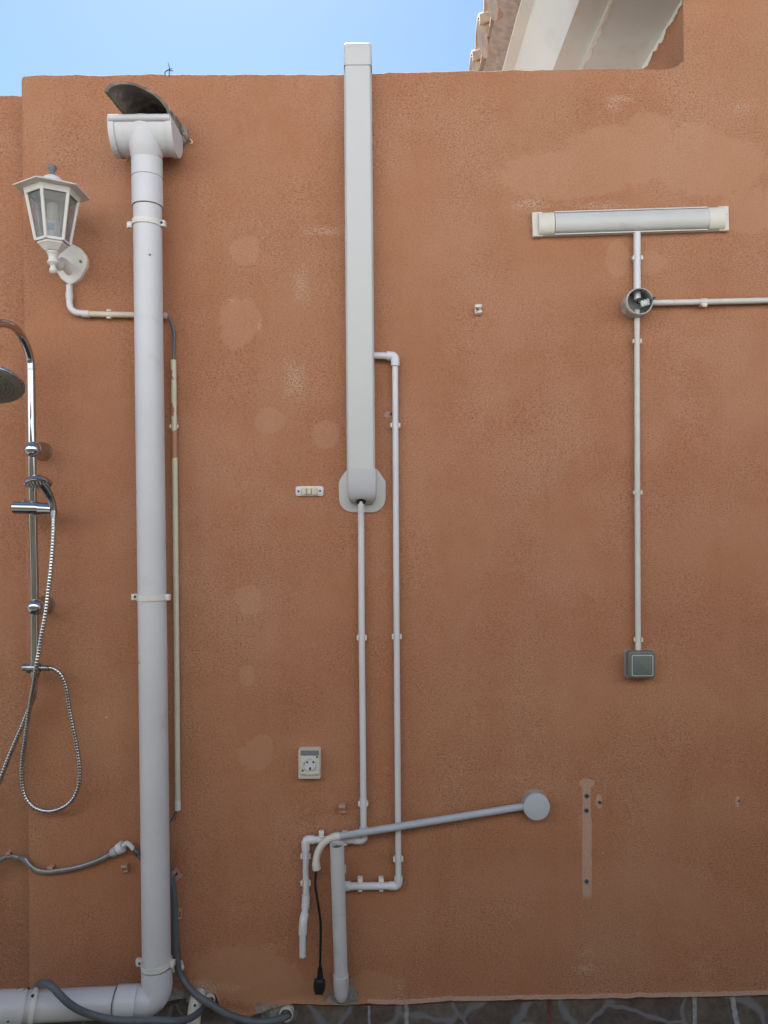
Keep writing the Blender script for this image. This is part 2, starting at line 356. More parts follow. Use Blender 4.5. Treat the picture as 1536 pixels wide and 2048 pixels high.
M['rear'] = mat('bounce_paving', (.25, .27, .28), .9, var=.1, vscale=2)
M['opp'] = mat('pale_render', (.74, .75, .76), .9, var=.08, vscale=2)

OPP_Y = 6.2; OPP_H = 6.5; SHADE_HEDGE_Y = 2.8; SHADE_HEDGE_H = 2.15
# ------------------------------------------------------------------ setting : ground, things behind the camera that shade and light the wall
gm = MB(); gm.add([(-60, -60, 0), (60, -60, 0), (60, 60, 0), (-60, 60, 0)], [(0, 1, 2, 3)])
tag(mesh_obj('ground', gm, M['ground'], keep=True), kind='structure')
op = MB(); op.box((0, -OPP_Y - .5, OPP_H / 2), (26, 1.0, OPP_H), .02)  # unseen reflector, added to throw sunlight back onto the rendered wall
tag(mesh_obj('bounce_wall', op, M['opp'], keep=True), 'unseen pale wall added behind the camera to bounce sunlight onto the pipes', 'wall')
def shade_hedge():  # unseen blocker, added so the foot of the rendered wall falls darker
    b = bmesh.new(); bmesh.ops.create_grid(b, x_segments=160, y_segments=30, size=1)
    for v in b.verts:
        x = v.co.x * 9; z = (v.co.y + 1) / 2 * SHADE_HEDGE_H
        nn = noise.noise(Vector((x * 2, z * 2, 0))) * .12 + noise.noise(Vector((x * 9, z * 9, 4))) * .06
        v.co = Vector((x, -SHADE_HEDGE_Y + nn, z + (nn if z > SHADE_HEDGE_H - .2 else 0)))
    m = MB().bm(b); m.box((0, -SHADE_HEDGE_Y - .4, SHADE_HEDGE_H / 2), (18, .6, SHADE_HEDGE_H - .1))
    tag(mesh_obj('shade_hedge', m, M['shade_hedge'], keep=True), 'unseen dark green screen added behind the camera to shade the lower wall', 'shade_hedge')
shade_hedge()

# ------------------------------------------------------------------ the rendered wall
XL = P(47, 1024).x; XH = P(1367, 60).x
def interp(tab, x):
    xs = [a for a, _ in tab]; ys = [b for _, b in tab]; return float(np.interp(x, xs, ys))
top_tab = [(P(a, b).x, P(a, b).z) for a, b in [(30, 152), (52, 151), (70, 149.5), (200, 151), (300, 148), (500, 149), (685, 148.5), (745, 147), (850, 143.5), (1000, 141), (1150, 139), (1290, 138), (1335, 137), (1350, 134.5), (1360, 130), (1367, 122)]]
bot_tab = [(P(a, b).x, P(a, b).z) for a, b in [(0, 2004), (330, 2006), (352, 2001), (385, 1996), (400, 1984), (432, 1990), (445, 2030), (480, 2040), (520, 2030), (545, 2018), (590, 2009), (660, 2012), (740, 2009), (800, 2011), (880, 2005), (1000, 2002), (1100, 2000.5), (1300, 1997), (1536, 1992), (1700, 1989)]]
def ztop(x): return interp(top_tab, x) + .0045 + .0022 * noise.noise(Vector((x * 14, 0, 3))) * 2 + .0018 * noise.noise(Vector((x * 60, 0, 9)))
def zbot(x): return interp(bot_tab, x) + .003 * noise.noise(Vector((x * 25, 5, 0))) + .0015 * noise.noise(Vector((x * 90, 5, 0)))

EL = []   # patches : (kind, px, py, rx, ry, strength)
def field(px, py):
    """r: trowelled smooth patches, g: pale sanded grit, b: bare cement ; each is >0.5 inside"""
    r_ = g_ = b_ = s4 = 0.0
    for k, cx, cy, rx, ry, st in EL:
        dx = (px - cx) / rx; dy = (py - cy) / ry
        if abs(dx) > 2.2 or abs(dy) > 2.2: continue
        if k in 'RGBS': v = st * (1 - .5 * math.sqrt(dx * dx + dy * dy))
        else: v = st * (1 - .5 * max(abs(dx), abs(dy)))      # lower-case = rectangular
        kk = k.upper()
        if kk == 'R': r_ = max(r_, v)
        elif kk == 'G': g_ = max(g_, v)
        elif kk == 'B': b_ = max(b_, v)
        else: s4 = max(s4, v)
    return r_, g_, b_, s4
EL += [('R', 490, 502, 30, 30, 1), ('R', 498, 488, 22, 18, 1), ('R', 480, 640, 44, 48, .95), ('R', 470, 665, 30, 34, .95), ('R', 541, 839, 31, 25, 1), ('R', 534, 848, 22, 20, 1), ('R', 652, 868, 27, 30, .98), ('R', 495, 1192, 26, 24, 1.03), ('R', 503, 1204, 23, 24, 1.03), ('R', 495, 1351, 15, 21, 1.03), ('R', 510, 1512, 34, 30, 1), ('R', 526, 1492, 22, 24, 1),
       ('R', 1240, 310, 120, 62, .98), ('R', 1300, 290, 60, 70, .97), ('R', 1420, 330, 120, 66, .97), ('R', 1380, 300, 60, 60, .97), ('R', 1130, 350, 140, 50, .96), ('R', 1500, 420, 70, 50, .93), ('R', 1235, 518, 24, 38, 1), ('R', 1300, 525, 40, 28, .88),
       ('R', 690, 1985, 60, 30, .95), ('R', 745, 1978, 50, 38, .98), ('R', 480, 1945, 105, 55, 1), ('R', 540, 1975, 80, 40, 1), ('R', 610, 1988, 80, 26, .97),
       ('g', 588, 758, 19, 33, .85), ('g', 650, 462, 42, 9, .80), ('g', 602, 570, 14, 34, .72), ('G', 1240, 197, 30, 9, .8), ('G', 1225, 215, 14, 10, .8), ('G', 1480, 215, 18, 15, .7), ('G', 1060, 408, 40, 12, .75), ('G', 1200, 412, 70, 8, .7),
       ('G', 470, 600, 22, 5, .75), ('G', 520, 650, 5, 26, .7), ('G', 430, 1975, 60, 8, .8), ('G', 360, 1950, 10, 26, .8), ('G', 545, 1895, 20, 7, .8),
       ('s', 1174, 1715, 8.6, 75, 1.12), ('s', 1173, 1606, 7.5, 42, 1.10), ('S', 1174, 1567, 15, 8, 1.05), ('s', 1215, 1562, 60, 2.2, .92), ('S', 1198, 1597, 5, 8, 1.12), ('S', 1197, 1606, 6, 6, 1.12), ('S', 1200, 1612, 4, 6, 1.1), ('S', 1478, 1597, 5, 6, 1.12), ('S', 1478, 1609, 5, 6, 1.1), ('S', 777, 829, 10, 7, .95),
       ('G', 1170, 1938, 26, 12, .8), ('G', 1175, 1905, 20, 8, .75), ('g', 1160, 1650, 4, 30, .6),
       ('G', 800, 1978, 8, 25, .85), ('G', 402, 1975, 26, 15, 1), ('G', 460, 2035, 40, 14, .9),
       ('B', 405, 1990, 20, 14, 1.2), ('B', 398, 2000, 16, 14, 1.2), ('b', 560, 2035, 38, 22, 1.25), ('B', 532, 2022, 14, 12, 1.1), ('B', 684, 1996, 32, 12, 1.1), ('B', 702, 1990, 12, 16, 1.15), ('b', 365, 2000, 28, 22, 1.0)]

# the garden wall and the house corner it runs into are one skin of render
def split_wall():
    """front sheet is built in two column runs that share the line x = XH"""
    step = .0075
    def run(xs, ztf, nz, leftround):
        vs = []; fs = []; col = []; RR = .012; TH = .22
        for x in xs:
            left = max(0.0, 1 - (x - XL) / .014) if leftround else 0
            e = 1 - math.sqrt(max(0, 1 - left * left)); yoff = .014 * e
            zt = ztf(x) - .016 * e; zb = zbot(x)
            rows = [(.030, zb + .012), (.004, zb + .001), (-.0035, zb + .005), (-.0012, zb + .014)]
            nf = nz
            for k in range(nf): rows.append((yoff, zb + .022 + (zt - RR - zb - .022) * k / (nf - 1)))
            for k in range(1, 5):
                a = k / 4 * math.pi / 2; rows.append((yoff + RR - RR * math.cos(a), zt - RR + RR * math.sin(a)))
            rows += [(TH, zt - .003), (TH, 0.0)]
            for ri, (y, z) in enumerate(rows):
                dn = .0016 * noise.noise(Vector((x * 6, z * 6, 1.7)))
                vs.append((x, y + (dn if y < .1 else 0), z))
                a = x * F / D; b = (z - ZC) * F / D
                px = 768 + a * math.cos(RHO) - b * math.sin(RHO); py = 1024 - (a * math.sin(RHO) + b * math.cos(RHO))
                fc = field(px, py) if y < .05 else (0, 0, 0, 0)
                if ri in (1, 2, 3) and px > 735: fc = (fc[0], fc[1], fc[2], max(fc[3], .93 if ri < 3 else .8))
                col.append(fc)
        nr = len(rows); nc = len(xs)
        for i in range(nc - 1):
            for k in range(nr - 1): a = i * nr + k; fs.append((a, a + nr, a + nr + 1, a + 1))
        fs.append(tuple(range(nr))); fs.append(tuple((nc - 1) * nr + k for k in range(nr)))
        return vs, fs, col
    n1 = int((XH - XL) / step); xs1 = [XL + .014 * t for t in (0, .05, .15, .3, .5, .75)] + list(np.linspace(XL + .014, XH, n1))
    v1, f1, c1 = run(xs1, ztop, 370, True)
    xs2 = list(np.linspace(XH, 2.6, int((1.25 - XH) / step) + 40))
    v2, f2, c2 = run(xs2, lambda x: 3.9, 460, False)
    o = len(v1); vs = v1 + v2; fs = f1 + [tuple(i + o for i in f) for f in f2]; col = c1 + c2
    # house flank running back from the corner
    o = len(vs); x0 = XH + .001
    vs += [(x0, .22, 0), (x0, 6, 0), (x0, 6, 3.9), (x0, .22, 3.9)]; fs.append((o, o + 1, o + 2, o + 3)); col += [(0, 0, 0, 0)] * 4
    # soft fillet where the wall top meets the house corner
    m = bpy.data.meshes.new('rendered_wall'); m.from_pydata(vs, [], fs); m.update()
    b = bmesh.new(); b.from_mesh(m); bmesh.ops.recalc_face_normals(b, faces=b.faces[:]); b.to_mesh(m); b.free()
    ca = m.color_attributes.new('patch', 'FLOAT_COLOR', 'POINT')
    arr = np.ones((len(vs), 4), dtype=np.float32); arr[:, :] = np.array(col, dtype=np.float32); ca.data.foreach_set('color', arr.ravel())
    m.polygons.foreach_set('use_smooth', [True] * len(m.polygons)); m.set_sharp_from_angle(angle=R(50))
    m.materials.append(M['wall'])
    ob = bpy.data.objects.new('rendered_wall', m); C.objects.link(ob); WL[ob.name] = Vector((0, 0, 0)); return ob
wall = split_wall()
tag(wall, 'large terracotta rendered wall with patched spots rising to the house corner at the right', 'wall')

# stone plinth under the render
pl = MB(); zt = P(1100, 1960).z
pl.box(((XL + 2.6) / 2, .112, zt / 2), (2.6 - XL - .004, .19, zt), 0)
plinth = mesh_obj('stone_plinth', pl, M['stone'], wall, keep=True)
jm = MB(); jw = MB(); jb = MB()
def joint(mb, px, wpx, lean=0):
    a = P(px, 1985); b = P(px + lean, 2060); h = L(wpx) / 2
    pts = []
    N_ = 10
    for i in range(N_ + 1):
        t = i / N_; p = a.lerp(b, t); j = random.uniform(-.0012, .0012); pts.append((p.x + j, p.z))
    vs = []; fs = []
    for x, z in pts: vs += [(x - h, .024, z), (x - h, .0155, z), (x + h, .0155, z), (x + h, .024, z)]
    for i in range(N_):
        for k in range(3): q = i * 4 + k; fs.append((q, q + 1, q + 5, q + 4))
    mb.add(vs, fs)
joint(jm, 1101, 9); joint(jw, 813, 8); joint(jb, 1394, 8); joint(jb, 738, 5); joint(jw, 1466, 10, 14)
mesh_obj('mortar_joint', jm, M['red_joint'], plinth); mesh_obj('mortar_joint', jw, M['white_joint'], plinth); mesh_obj('mortar_joint', jb, M['white_joint'], plinth)
# red-brown strip of old paint between render and stone
rs = MB(); vs = []; fs = []; i = 0
for px in np.arange(240, 1110, 6):
    z = zbot(P(px, 2005).x); x = P(px, 2005).x; hgt = max(.0005, .009 + .014 * noise.noise(Vector((x * 9, 0, 2))) + (.012 if px < 360 else 0))
    vs += [(x, .0138, z + .012), (x, .0142, z - hgt)]
    if i: fs.append((2 * i - 2, 2 * i, 2 * i + 1, 2 * i - 1))
    i += 1
rs.add(vs, fs); mesh_obj('paint_strip', rs, M['red_joint'], wall, keep=True)
# rough cement lump behind the end of the standpipe
cb = MB(); bmm = bmesh.new(); bmesh.ops.create_icosphere(bmm, subdivisions=4, radius=1)
cc = P(690, 1996, 0)
for v in bmm.verts:
    q = v.co.copy(); s_ = 1 + .25 * noise.noise(q * 2.1) + .08 * noise.noise(q * 9)
    v.co = cc + Vector((q.x * .034 * s_, q.y * .007 * s_, q.z * .020 * s_))
cb.bm(bmm); mesh_obj('cement_patch', cb, M['cement'], wall)
cb = MB(); bmm = bmesh.new(); bmesh.ops.create_icosphere(bmm, subdivisions=4, radius=1)
cc = P(556, 2036, 0)
for v in bmm.verts:
    q = v.co.copy(); s_ = 1 + .3 * noise.noise(q * 2.1) + .12 * noise.noise(q * 8)
    v.co = cc + Vector((q.x * .05 * s_, .012 + q.y * .012 * s_, q.z * .034 * s_))
cb.bm(bmm); mesh_obj('cement_patch', cb, M['cement'], wall)
cb = MB(); bmm = bmesh.new(); bmesh.ops.create_icosphere(bmm, subdivisions=4, radius=1)
cc = P(402, 1996, 0)
for v in bmm.verts:
    q = v.co.copy(); s_ = 1 + .35 * noise.noise(q * 2.1) + .15 * noise.noise(q * 8)
    v.co = cc + Vector((q.x * .042 * s_, .006 + q.y * .012 * s_, q.z * .030 * s_))
cb.bm(bmm); mesh_obj('cement_patch', cb, M['cement'], wall)

# recessed wall to the left
lw = MB(); vs = []; fs = []
xs = np.arange(-2.6, XL + .06, .02); YB = .075
for x in xs:
    z0 = P(20, 188, -YB).z + .004 * noise.noise(Vector((x * 30, 0, 7))) + .004 * noise.noise(Vector((x * 9, 0, 7)))
    for y, z in [(YB, 0), (YB, 1.0), (YB, 2.0), (YB, z0 - .012), (YB + .004, z0 - .004), (YB + .014, z0), (YB + .2, z0 - .004), (YB + .2, 0)]: vs.append((x, y, z))
for i in range(len(xs) - 1):
    for k in range(7): a = i * 8 + k; fs.append((a, a + 8, a + 9, a + 1))
lw.add(vs, fs)
side = mesh_obj('recessed_wall', lw, M['wall_plain'], keep=True, angle=60)
tag(side, 'narrow lower terracotta wall set back at the left edge behind the shower', 'wall')

tm = MB(); tm.add([(-12, .3, .01), (XH, .3, .01), (XH, 14, .01), (-12, 14, .01)], [(0, 1, 2, 3)])  # unseen pale ground added behind the wall to bounce sun up to the soffit
tag(mesh_obj('bounce_terrace', tm, M['rear'], keep=True), kind='structure')
# ------------------------------------------------------------------ house eave beyond the wall
ev = thing('roof_eave', (XH, .5, 3.10), 'house eave with pale stepped soffit and clay tiles above the wall at upper right', 'roof')
ZS = 3.104
def extr(prof, y0, y1, mb=None, n=1):
    mb = mb or MB(); vs = []; fs = []; m_ = len(prof); 
    for j in range(n + 1):
        y = y0 + (y1 - y0) * j / n
        for x, z in prof: vs.append((x, y, z))
    for j in range(n):
        for k in range(m_): k2 = (k + 1) % m_; fs.append((j * m_ + k, j * m_ + k2, (j + 1) * m_ + k2, (j + 1) * m_ + k))
    fs.append(tuple(range(m_))); fs.append(tuple(n * m_ + k for k in range(m_))); return mb.add(vs, fs)
mesh_obj('soffit', extr([(XH - .002, ZS), (.684, ZS), (.684, ZS + .30), (XH - .002, ZS + .30)], -.05, 5.5), M['soffit'], ev)
mesh_obj('moulding', extr([(.70, ZS + .012), (.594, ZS + .012), (.512, ZS + .172), (.512, ZS + .29), (.70, ZS + .29)], -.05, 5.5), M['soffit'], ev, angle=20)
mesh_obj('fascia', extr([(.53, ZS + .186), (.472, ZS + .186), (.462, ZS + .21), (.462, ZS + .28), (.53, ZS + .28)], -.05, 5.5), M['soffit'], ev, angle=20)
# ragged paint edges along soffit joints
def ragged(x, z, dirv, y0, y1, wmin, wmax, nm):
    mb = MB(); vs = []; fs = []; ys = np.arange(y0, y1, .008)
    for i, y in enumerate(ys):
        w_ = wmin + (wmax - wmin) * max(0, .5 + .9 * noise.noise(Vector((y * 22, x, 1)))+ .35 * noise.noise(Vector((y * 90, x, 1))))
        a = Vector((x, y, z)); b = a + Vector(dirv) * w_; nrm = Vector((-dirv[2], 0, dirv[0])) * .003
        vs += [a, b, b + nrm, a + nrm]
        if i:
            q = 4 * i
            for k in range(4): k2 = (k + 1) % 4; fs.append((q - 4 + k, q - 4 + k2, q + k2, q + k))
    return mesh_obj(nm, mb.add(vs, fs), M['paint'], ev)
ragged(XH - .004, ZS - .001, (0, 0, -1), .0, 1.4, .006, .030, 'paint_edge')
ragged(.684, ZS - .0015, (1, 0, 0), .0, 1.4, .004, .016, 'paint_edge')
# clay tiles, each a shell whose mouth faces left
def shell(y, zc, x0, x1, r, th, up=True, slope=.30, seg=14, ecc=1.0):
    mb = MB(); vs = []; fs = []
    for xi, x in enumerate((x0, x0 + .012, x1)):
        z0 = zc + (x - x0) * slope; rr = r * (1.0 if xi < 2 else .82)
        for ro in (rr, rr - th):
            for k in range(seg + 1):
                a = math.pi * k / seg; s_ = 1 if up else -1
                vs.append((x, y + math.cos(a) * ro, z0 + s_ * math.sin(a) * ro * ecc))
    n1 = seg + 1
    for xi in range(2):
        o = xi * 2 * n1; o2 = o + 2 * n1
        for k in range(seg):
            fs.append((o + k, o + k + 1, o2 + k + 1, o2 + k)); fs.append((o + n1 + k, o2 + n1 + k, o2 + n1 + k + 1, o + n1 + k + 1))
        fs.append((o, o2, o2 + n1, o + n1)); fs.append((o + seg, o + n1 + seg, o2 + n1 + seg, o2 + seg))
    for o in (0, 4 * n1):
        for k in range(seg): fs.append((o + k, o + n1 + k, o + n1 + k + 1, o + k + 1))
    return mb.add(vs, fs)
for k in range(-2, 13):
    y = .385 + .215 * k + random.uniform(-.006, .006)
    dx = random.uniform(-.008, .008); dz = random.uniform(-.004, .004)
    cov = mesh_obj('roof_tile', shell(y, 3.372 + dz, .366 + dx, .86, .078, .013, True, ecc=.95), M['tile'], ev)
    fill = MB(); fill.lathe([(.062, 0), (.0655, .004), (.0655, .3)], (.382 + dx, y, 3.364 + dz), (1, 0, .3), seg=20); mesh_obj('mortar_fill', fill, M['tile'], cov)
    mesh_obj('channel_tile', shell(y + .107, 3.385 + dz, .388 + dx, .86, .085, .014, False, ecc=.75), M['tile'], ev)
mb = extr([(.400, 3.315), (.470, 3.296), (.9, 3.33), (.9, 3.50), (.43, 3.372)], -.10, 5.5, n=60)
mb.v = [v + Vector((.006 * noise.noise(v * 30), 0, .004 * noise.noise(v * 25 + Vector((3, 0, 0))))) for v in mb.v]
mesh_obj('mortar_bed', mb, M['mortar'], ev, angle=60)
mesh_obj('roof_slab', extr([(.5, 3.40), (2.8, 4.05), (2.8, 4.25), (.48, 3.51)], -.1, 5.5), M['tile'], ev)

# ------------------------------------------------------------------ clips
def clip_mb(center, axis, r, wdt, th, out=(0, -1, 0), gap=50, base=True, dwall=None):
    """C-shaped snap clip round a pipe of radius r; opening faces out"""
    mb = MB(); ax = Vector(axis).normalized(); o = Vector(out).normalized(); s_ = ax.cross(o).normalized(); c = Vector(center)
    vs = []; fs = []; n = 18; a0 = R(gap); a1 = 2 * math.pi - R(gap)
    prof = []
    for k in range(n + 1):
        a = a0 + (a1 - a0) * k / n; prof.append((a, r, r + th))
    for k, (a, ri, ro) in enumerate(prof):
        dv = o * math.cos(a) + s_ * math.sin(a)
        fl = 0.0
        if k in (0, n): fl = th * .9
        for rr in (ri + fl, ro + fl):
            for h in (-wdt / 2, wdt / 2): vs.append(c + dv * rr + ax * h)
    for k in range(n):
        q = 4 * k
        for a, b in ((0, 1), (1, 3), (3, 2), (2, 0)): fs.append((q + a, q + b, q + 4 + b, q + 4 + a))
    fs.append((0, 1, 3, 2)); fs.append((4 * n, 4 * n + 2, 4 * n + 3, 4 * n + 1))
    mb.add(vs, fs)
    if base:
        dep = abs(c.y) - r if dwall is None else dwall
        M_ = Matrix((s_, o, ax)).transposed()
        if dep > .001: mb.box(c - o * (r + dep / 2), (r * 1.3, dep, wdt * .9), .0008, rot=M_)
        for sg in (-1, 1): mb.box(c + s_ * sg * (r + th * 1.15) + o * r * .35, (th * 1.8, r * 1.1, wdt * .85), .0007, rot=M_)
    return mb
def tag_clip(cx, cy, d, wpx, hpx):   # flat tongue that sticks up behind a horizontal pipe with its foot below
    mb = MB(); k = L(1, d); c = P(cx, cy, d)
    mb.box((c.x, c.y, c.z + hpx * .5 * k + 4 * k), (wpx * k, .004, 11 * k), .001)
    mb.box((c.x, c.y - .004, c.z + hpx * .5 * k), (wpx * k, .010, 3.4 * k), .001)
    mb.box((c.x - .5 * k, c.y + .004, c.z + hpx * .5 * k + 9 * k), (wpx * k, .012, 2.4 * k), .0008)
    mb.box((c.x, c.y + .001, c.z - hpx * .5 * k - 1.2 * k), (wpx * .8 * k, .014, 2.6 * k), .001)
    return mb
def open_clip(name, px, py, size, mt, label, rot=0, group='loose pipe clips on the wall', d=0.0):
    """empty snap clip: back plate, two curled jaws and screw recess"""
    mb = MB(); k = L(size)
    o = Vector((0, 0, 0))
    mb.box((0, -.003, 0), (k * .62, .006, k), .001)
    mb.box((-.02 * k, -.010, k * .42), (k * .70, .016, k * .13), .001)
    mb.box((.05 * k, -.008, -k * .36), (k * .62, .013, k * .13), .001)
    mb.box((-.02 * k, -.0185, k * .30), (k * .70, .0035, k * .30), .001)
    mb.box((.10 * k, -.0155, -k * .26), (k * .50, .003, k * .22), .001)
    mb.box((-.34 * k, -.007, 0), (k * .08, .012, k * .9), .0008)
    M_ = Matrix.Translation(P(px, py, d)) @ Matrix.Rotation(-rot, 4, 'Y'); mb.xf(M_)
    ob = mesh_obj(name, mb, mt, origin=P(px, py, d)); tag(ob, label, 'pipe clip', group)
    sc = MB().lathe([(k * .13, 0), (k * .13, .003), (k * .06, .0035)], P(px, py, d + .006), (0, -1, 0), seg=12)
    mesh_obj('screw', sc, M['screw'], ob); return ob

# ------------------------------------------------------------------ downpipe with hopper
dp = thing('downpipe', P(316, 2000, .06), 'wide white PVC downpipe running from hopper under clay spout to floor elbow', 'drainpipe')
RP = .0395
hc = P(278, 232, .14); zr = hc.z; hx0 = P(217, 229, .14).x; hx1 = P(339, 229, .14).x
def gut_prof(sc=1.0, n=14, cut=True):
    out = []
    for k in range(n + 1):
        a = math.pi * k / n; yy = -.078 - .060 * math.cos(a) * sc; zz = -.079 * math.sin(a) ** .8 * sc; out.append((yy, zr + zz))
    return out
hp = MB(); vs = []; fs = []
po = gut_prof(1.0); pi_ = gut_prof(.955); n = len(po)
for x in (hx0, hx1):
    for y, z in po: vs.append((x, y, z))
    for y, z in pi_: vs.append((x, y, z))
for k in range(n - 1):
    fs.append((k, k + 1, 2 * n + k + 1, 2 * n + k)); fs.append((n + k, 3 * n + k, 3 * n + k + 1, n + k + 1))
fs.append((0, 2 * n, 3 * n, n)); fs.append((n - 1, 2 * n - 1, 4 * n - 1, 3 * n - 1))
hp.add(vs, fs)
hopper = mesh_obj('hopper', hp, M['pvc'], dp, angle=50)
bd = MB(); bd.tube([(hx0 - .001, -.137, zr - .004), (hx1 + .001, -.137, zr - .004)], L(7.2, .14), 14); mesh_obj('rim_bead', bd, M['pvc'], hopper)
for x, nm in ((hx0, -1), (hx1, 1)):
    mb = MB(); vs = []; pr = gut_prof(1.04)
    for dxx in (0, nm * .004):
        for y, z in pr: vs.append((x + dxx, y, z))
    m_ = len(pr); fs = [tuple(range(m_)), tuple(range(m_, 2 * m_))] + [(k, k + 1, m_ + k + 1, m_ + k) for k in range(m_ - 1)] + [(0, m_, 2 * m_ - 1, m_ - 1)]
    mb.add(vs, fs)
    # turned-over edge of the cap
    vs = []; fs = []; pa = gut_prof(1.045); 
    for dxx in (0, -nm * .012):
        for y, z in pa: vs.append((x + dxx, y, z))
    fs = [(k, k + 1, m_ + k + 1, m_ + k) for k in range(m_ - 1)]; mb.add(vs, fs)
    mesh_obj('end_cap', mb, M['pvc'], hopper, angle=40)
axd = .082
def pc(py, px=None, d=None):
    """centre line of the pipe"""
    if px is None: px = 295.3 + (py - 470) * .0122
    return P(px, py, axd if d is None else d)
a0 = pc(262, 289); a1 = pc(318, 293.5); dn = (pc(700) - pc(320)).normalized()
out = MB(); out.tube([P(289, 244, .094), P(292, 290, .092), P(293, 303, .086), P(293.7, 318, .082)], [.0475, .0475, .0460, .0428], 36)
mesh_obj('outlet', out, M['pvc'], dp)
cp = MB(); top = pc(318.7, 293.8); bt = pc(414, 295)
ax_ = (bt - top).normalized(); ln = (bt - top).length
cp.lathe([(.0405, 0), (.0428, .0004), (.0428, ln * .40), (.0420, ln * .403), (.0428, ln * .407), (.0428, ln - .001), (.0400, ln)], top, ax_, seg=40)
mesh_obj('coupling', cp, M['pvc'], dp)
pp = MB(); pp.tube([pc(410, 295), pc(700), pc(1200), pc(1700), pc(1925)], RP, 36); mesh_obj('pipe', pp, M['pvc'], dp)
# clamps
def clamp(py, tilt, lw_=12, rw_=8, px=None, flip=False):
    c = pc(py, px); mb = MB(); ax = Vector((math.sin(tilt) * .6, 0, 1)).normalized()
    mb.lathe([(RP + .0005, -.0075), (RP + .0035, -.0075), (RP + .0035, .0075), (RP + .0005, .0075)], c, ax, seg=40, closed=True)
    cl = mesh_obj('clamp', mb, M['clamp'], dp)
    for sg, wd in ((-1, .026), (1, .018)):
        f = MB(); cen = c + Vector((sg * (RP + wd / 2 - .004), .012 if sg < 0 else -.004, -math.sin(tilt) * sg * .04 * .6))
        f.box(cen, (wd, .012, .0165), .0015); f.box(cen + Vector((sg * .002, -.008, 0)), (wd * .6, .006, .0165), .001)
        ear = mesh_obj('clamp_ear', f, M['clamp'], cl)
        if (sg > 0) != flip:
            mesh_obj('screw', MB().lathe([(.0036, 0), (.0036, .002), (.002, .0025)], cen + Vector((0, -.0112, .001)), (0, -1, 0), seg=12), M['screw'], ear)
    bk = MB(); bk.box((c.x, -.014, c.z), (.03, .026, .014), .001); mesh_obj('clamp_foot', bk, M['clamp'], cl)
clamp(449, R(4)); clamp(1194, R(0), flip=True); clamp(1926, R(-6), flip=True)
# elbow and run along the floor
e0 = pc(1935); e1 = P(300, 1992, .10); hz = [P(268, 2003, .11), P(225, 2005, .12), P(120, 2010, .16), P(40, 2014, .19), P(-70, 2020, .24)]
path = fillet([pc(1925), P(315.5, 2002, .09), P(240, 2005, .118)], .062, 14)
path = fillet([pc(1936), P(314.5, 1999, .088), P(238, 2005.2, .1182)], .075, 14)
el = MB(); el.tube(path, [RP + .0028] * len(path), 36); mesh_obj('elbow', el, M['pvc'], dp, angle=50)
cc_ = MB(); cc_.tube([P(271, 2004, .11), P(232, 2005.5, .12)], RP + .0052, 36); mesh_obj('coupling', cc_, M['pvc'], dp)
cc_ = MB(); cc_.tube([P(48, 2014, .188), P(-70, 2020, .24)], RP + .0045, 36); mesh_obj('coupling', cc_, M['pvc'], dp)
for px, rr in ((269, .0056), (233, .0056), (47, .0049), (31, .0052)):
    k = (px - 225) / (120 - 225); a = P(px, 2005 - (px - 225) * .048, .12 + (225 - px) * .00038); b = P(px + 1.2, 2005 - (px - 225) * .048, .12 + (225 - px) * .00038)
    mesh_obj('joint_line', MB().tube([a, b], RP + rr + .0004, 36), M['seam'], dp)
sh = MB(); sh.tube([P(240, 2005, .118), P(225, 2005, .12), P(120, 2010, .16), P(40, 2014, .19), P(-70, 2020, .24), P(-420, 2036, .36)], RP, 36); mesh_obj('floor_run', sh, M['pvc'], dp)
cl2 = MB(); a = P(71, 2012.5, .178); b = P(61, 2013, .182); cl2.tube([a, b], RP + .0055, 36)
c2 = mesh_obj('clamp', cl2, M['clamp'], dp)
mesh_obj('screw', MB().lathe([(.0038, 0), (.0038, .004)], P(66, 1991, .228), (0, -1, .2), seg=12), M['screw'], c2)
# dark joint lines on upright
for py, r_ in ((318.2, .0437), (357, .0434), (414.6, .0409)):
    a = pc(py, 294 if py < 400 else 295); mesh_obj('joint_line', MB().lathe([(r_ - .002, -.0006), (r_, -.0006), (r_, .0006), (r_ - .002, .0006)], a, ax_, seg=40, closed=True), M['seam'], dp)

mesh_obj('joint_line', MB().tube([pc(1962.0), pc(1963.4)], RP + .0034, 36), M['seam'], dp)
# clay spout above the hopper
sp = MB(); seg = 22; vs = []; fs = []
fr = P(273, 207, .200); bk_ = P(313, 262, -.03)
bk_ = Vector((fr.x + .006, .03, fr.z + .020))
for i in range(9):
    t = i / 8; c = fr.lerp(bk_, t)
    for ro in (.0735, .0645):
        for k in range(seg + 1):
            a = math.pi * k / seg + R(-11)
            wv = .0015 * noise.noise(Vector((k * .7, t * 6, ro * 100)))
            vs.append((c.x + math.cos(a) * (ro + wv), c.y + (1 - t) * .052 * (math.cos(a) + .25), c.z + math.sin(a) * (ro + wv) * .80))
n1 = seg + 1
for i in range(8):
    o = i * 2 * n1; o2 = o + 2 * n1
    for k in range(seg): fs.append((o + k, o + k + 1, o2 + k + 1, o2 + k)); fs.append((o + n1 + k, o2 + n1 + k, o2 + n1 + k + 1, o + n1 + k + 1))
    fs.append((o, o2, o2 + n1, o + n1)); fs.append((o + seg, o + n1 + seg, o2 + n1 + seg, o2 + seg))
for k in range(seg): fs.append((k, n1 + k, n1 + k + 1, k + 1))
sp.add(vs, fs)
spo = mesh_obj('clay_spout', sp, M['spout'], angle=40); tag(spo, 'arched clay roof tile used as spout above the white hopper', 'spout')
mt = MB(); bmm = bmesh.new(); bmesh.ops.create_icosphere(bmm, subdivisions=4, radius=1); cc = Vector((bk_.x + .070, -.010, bk_.z - .010))
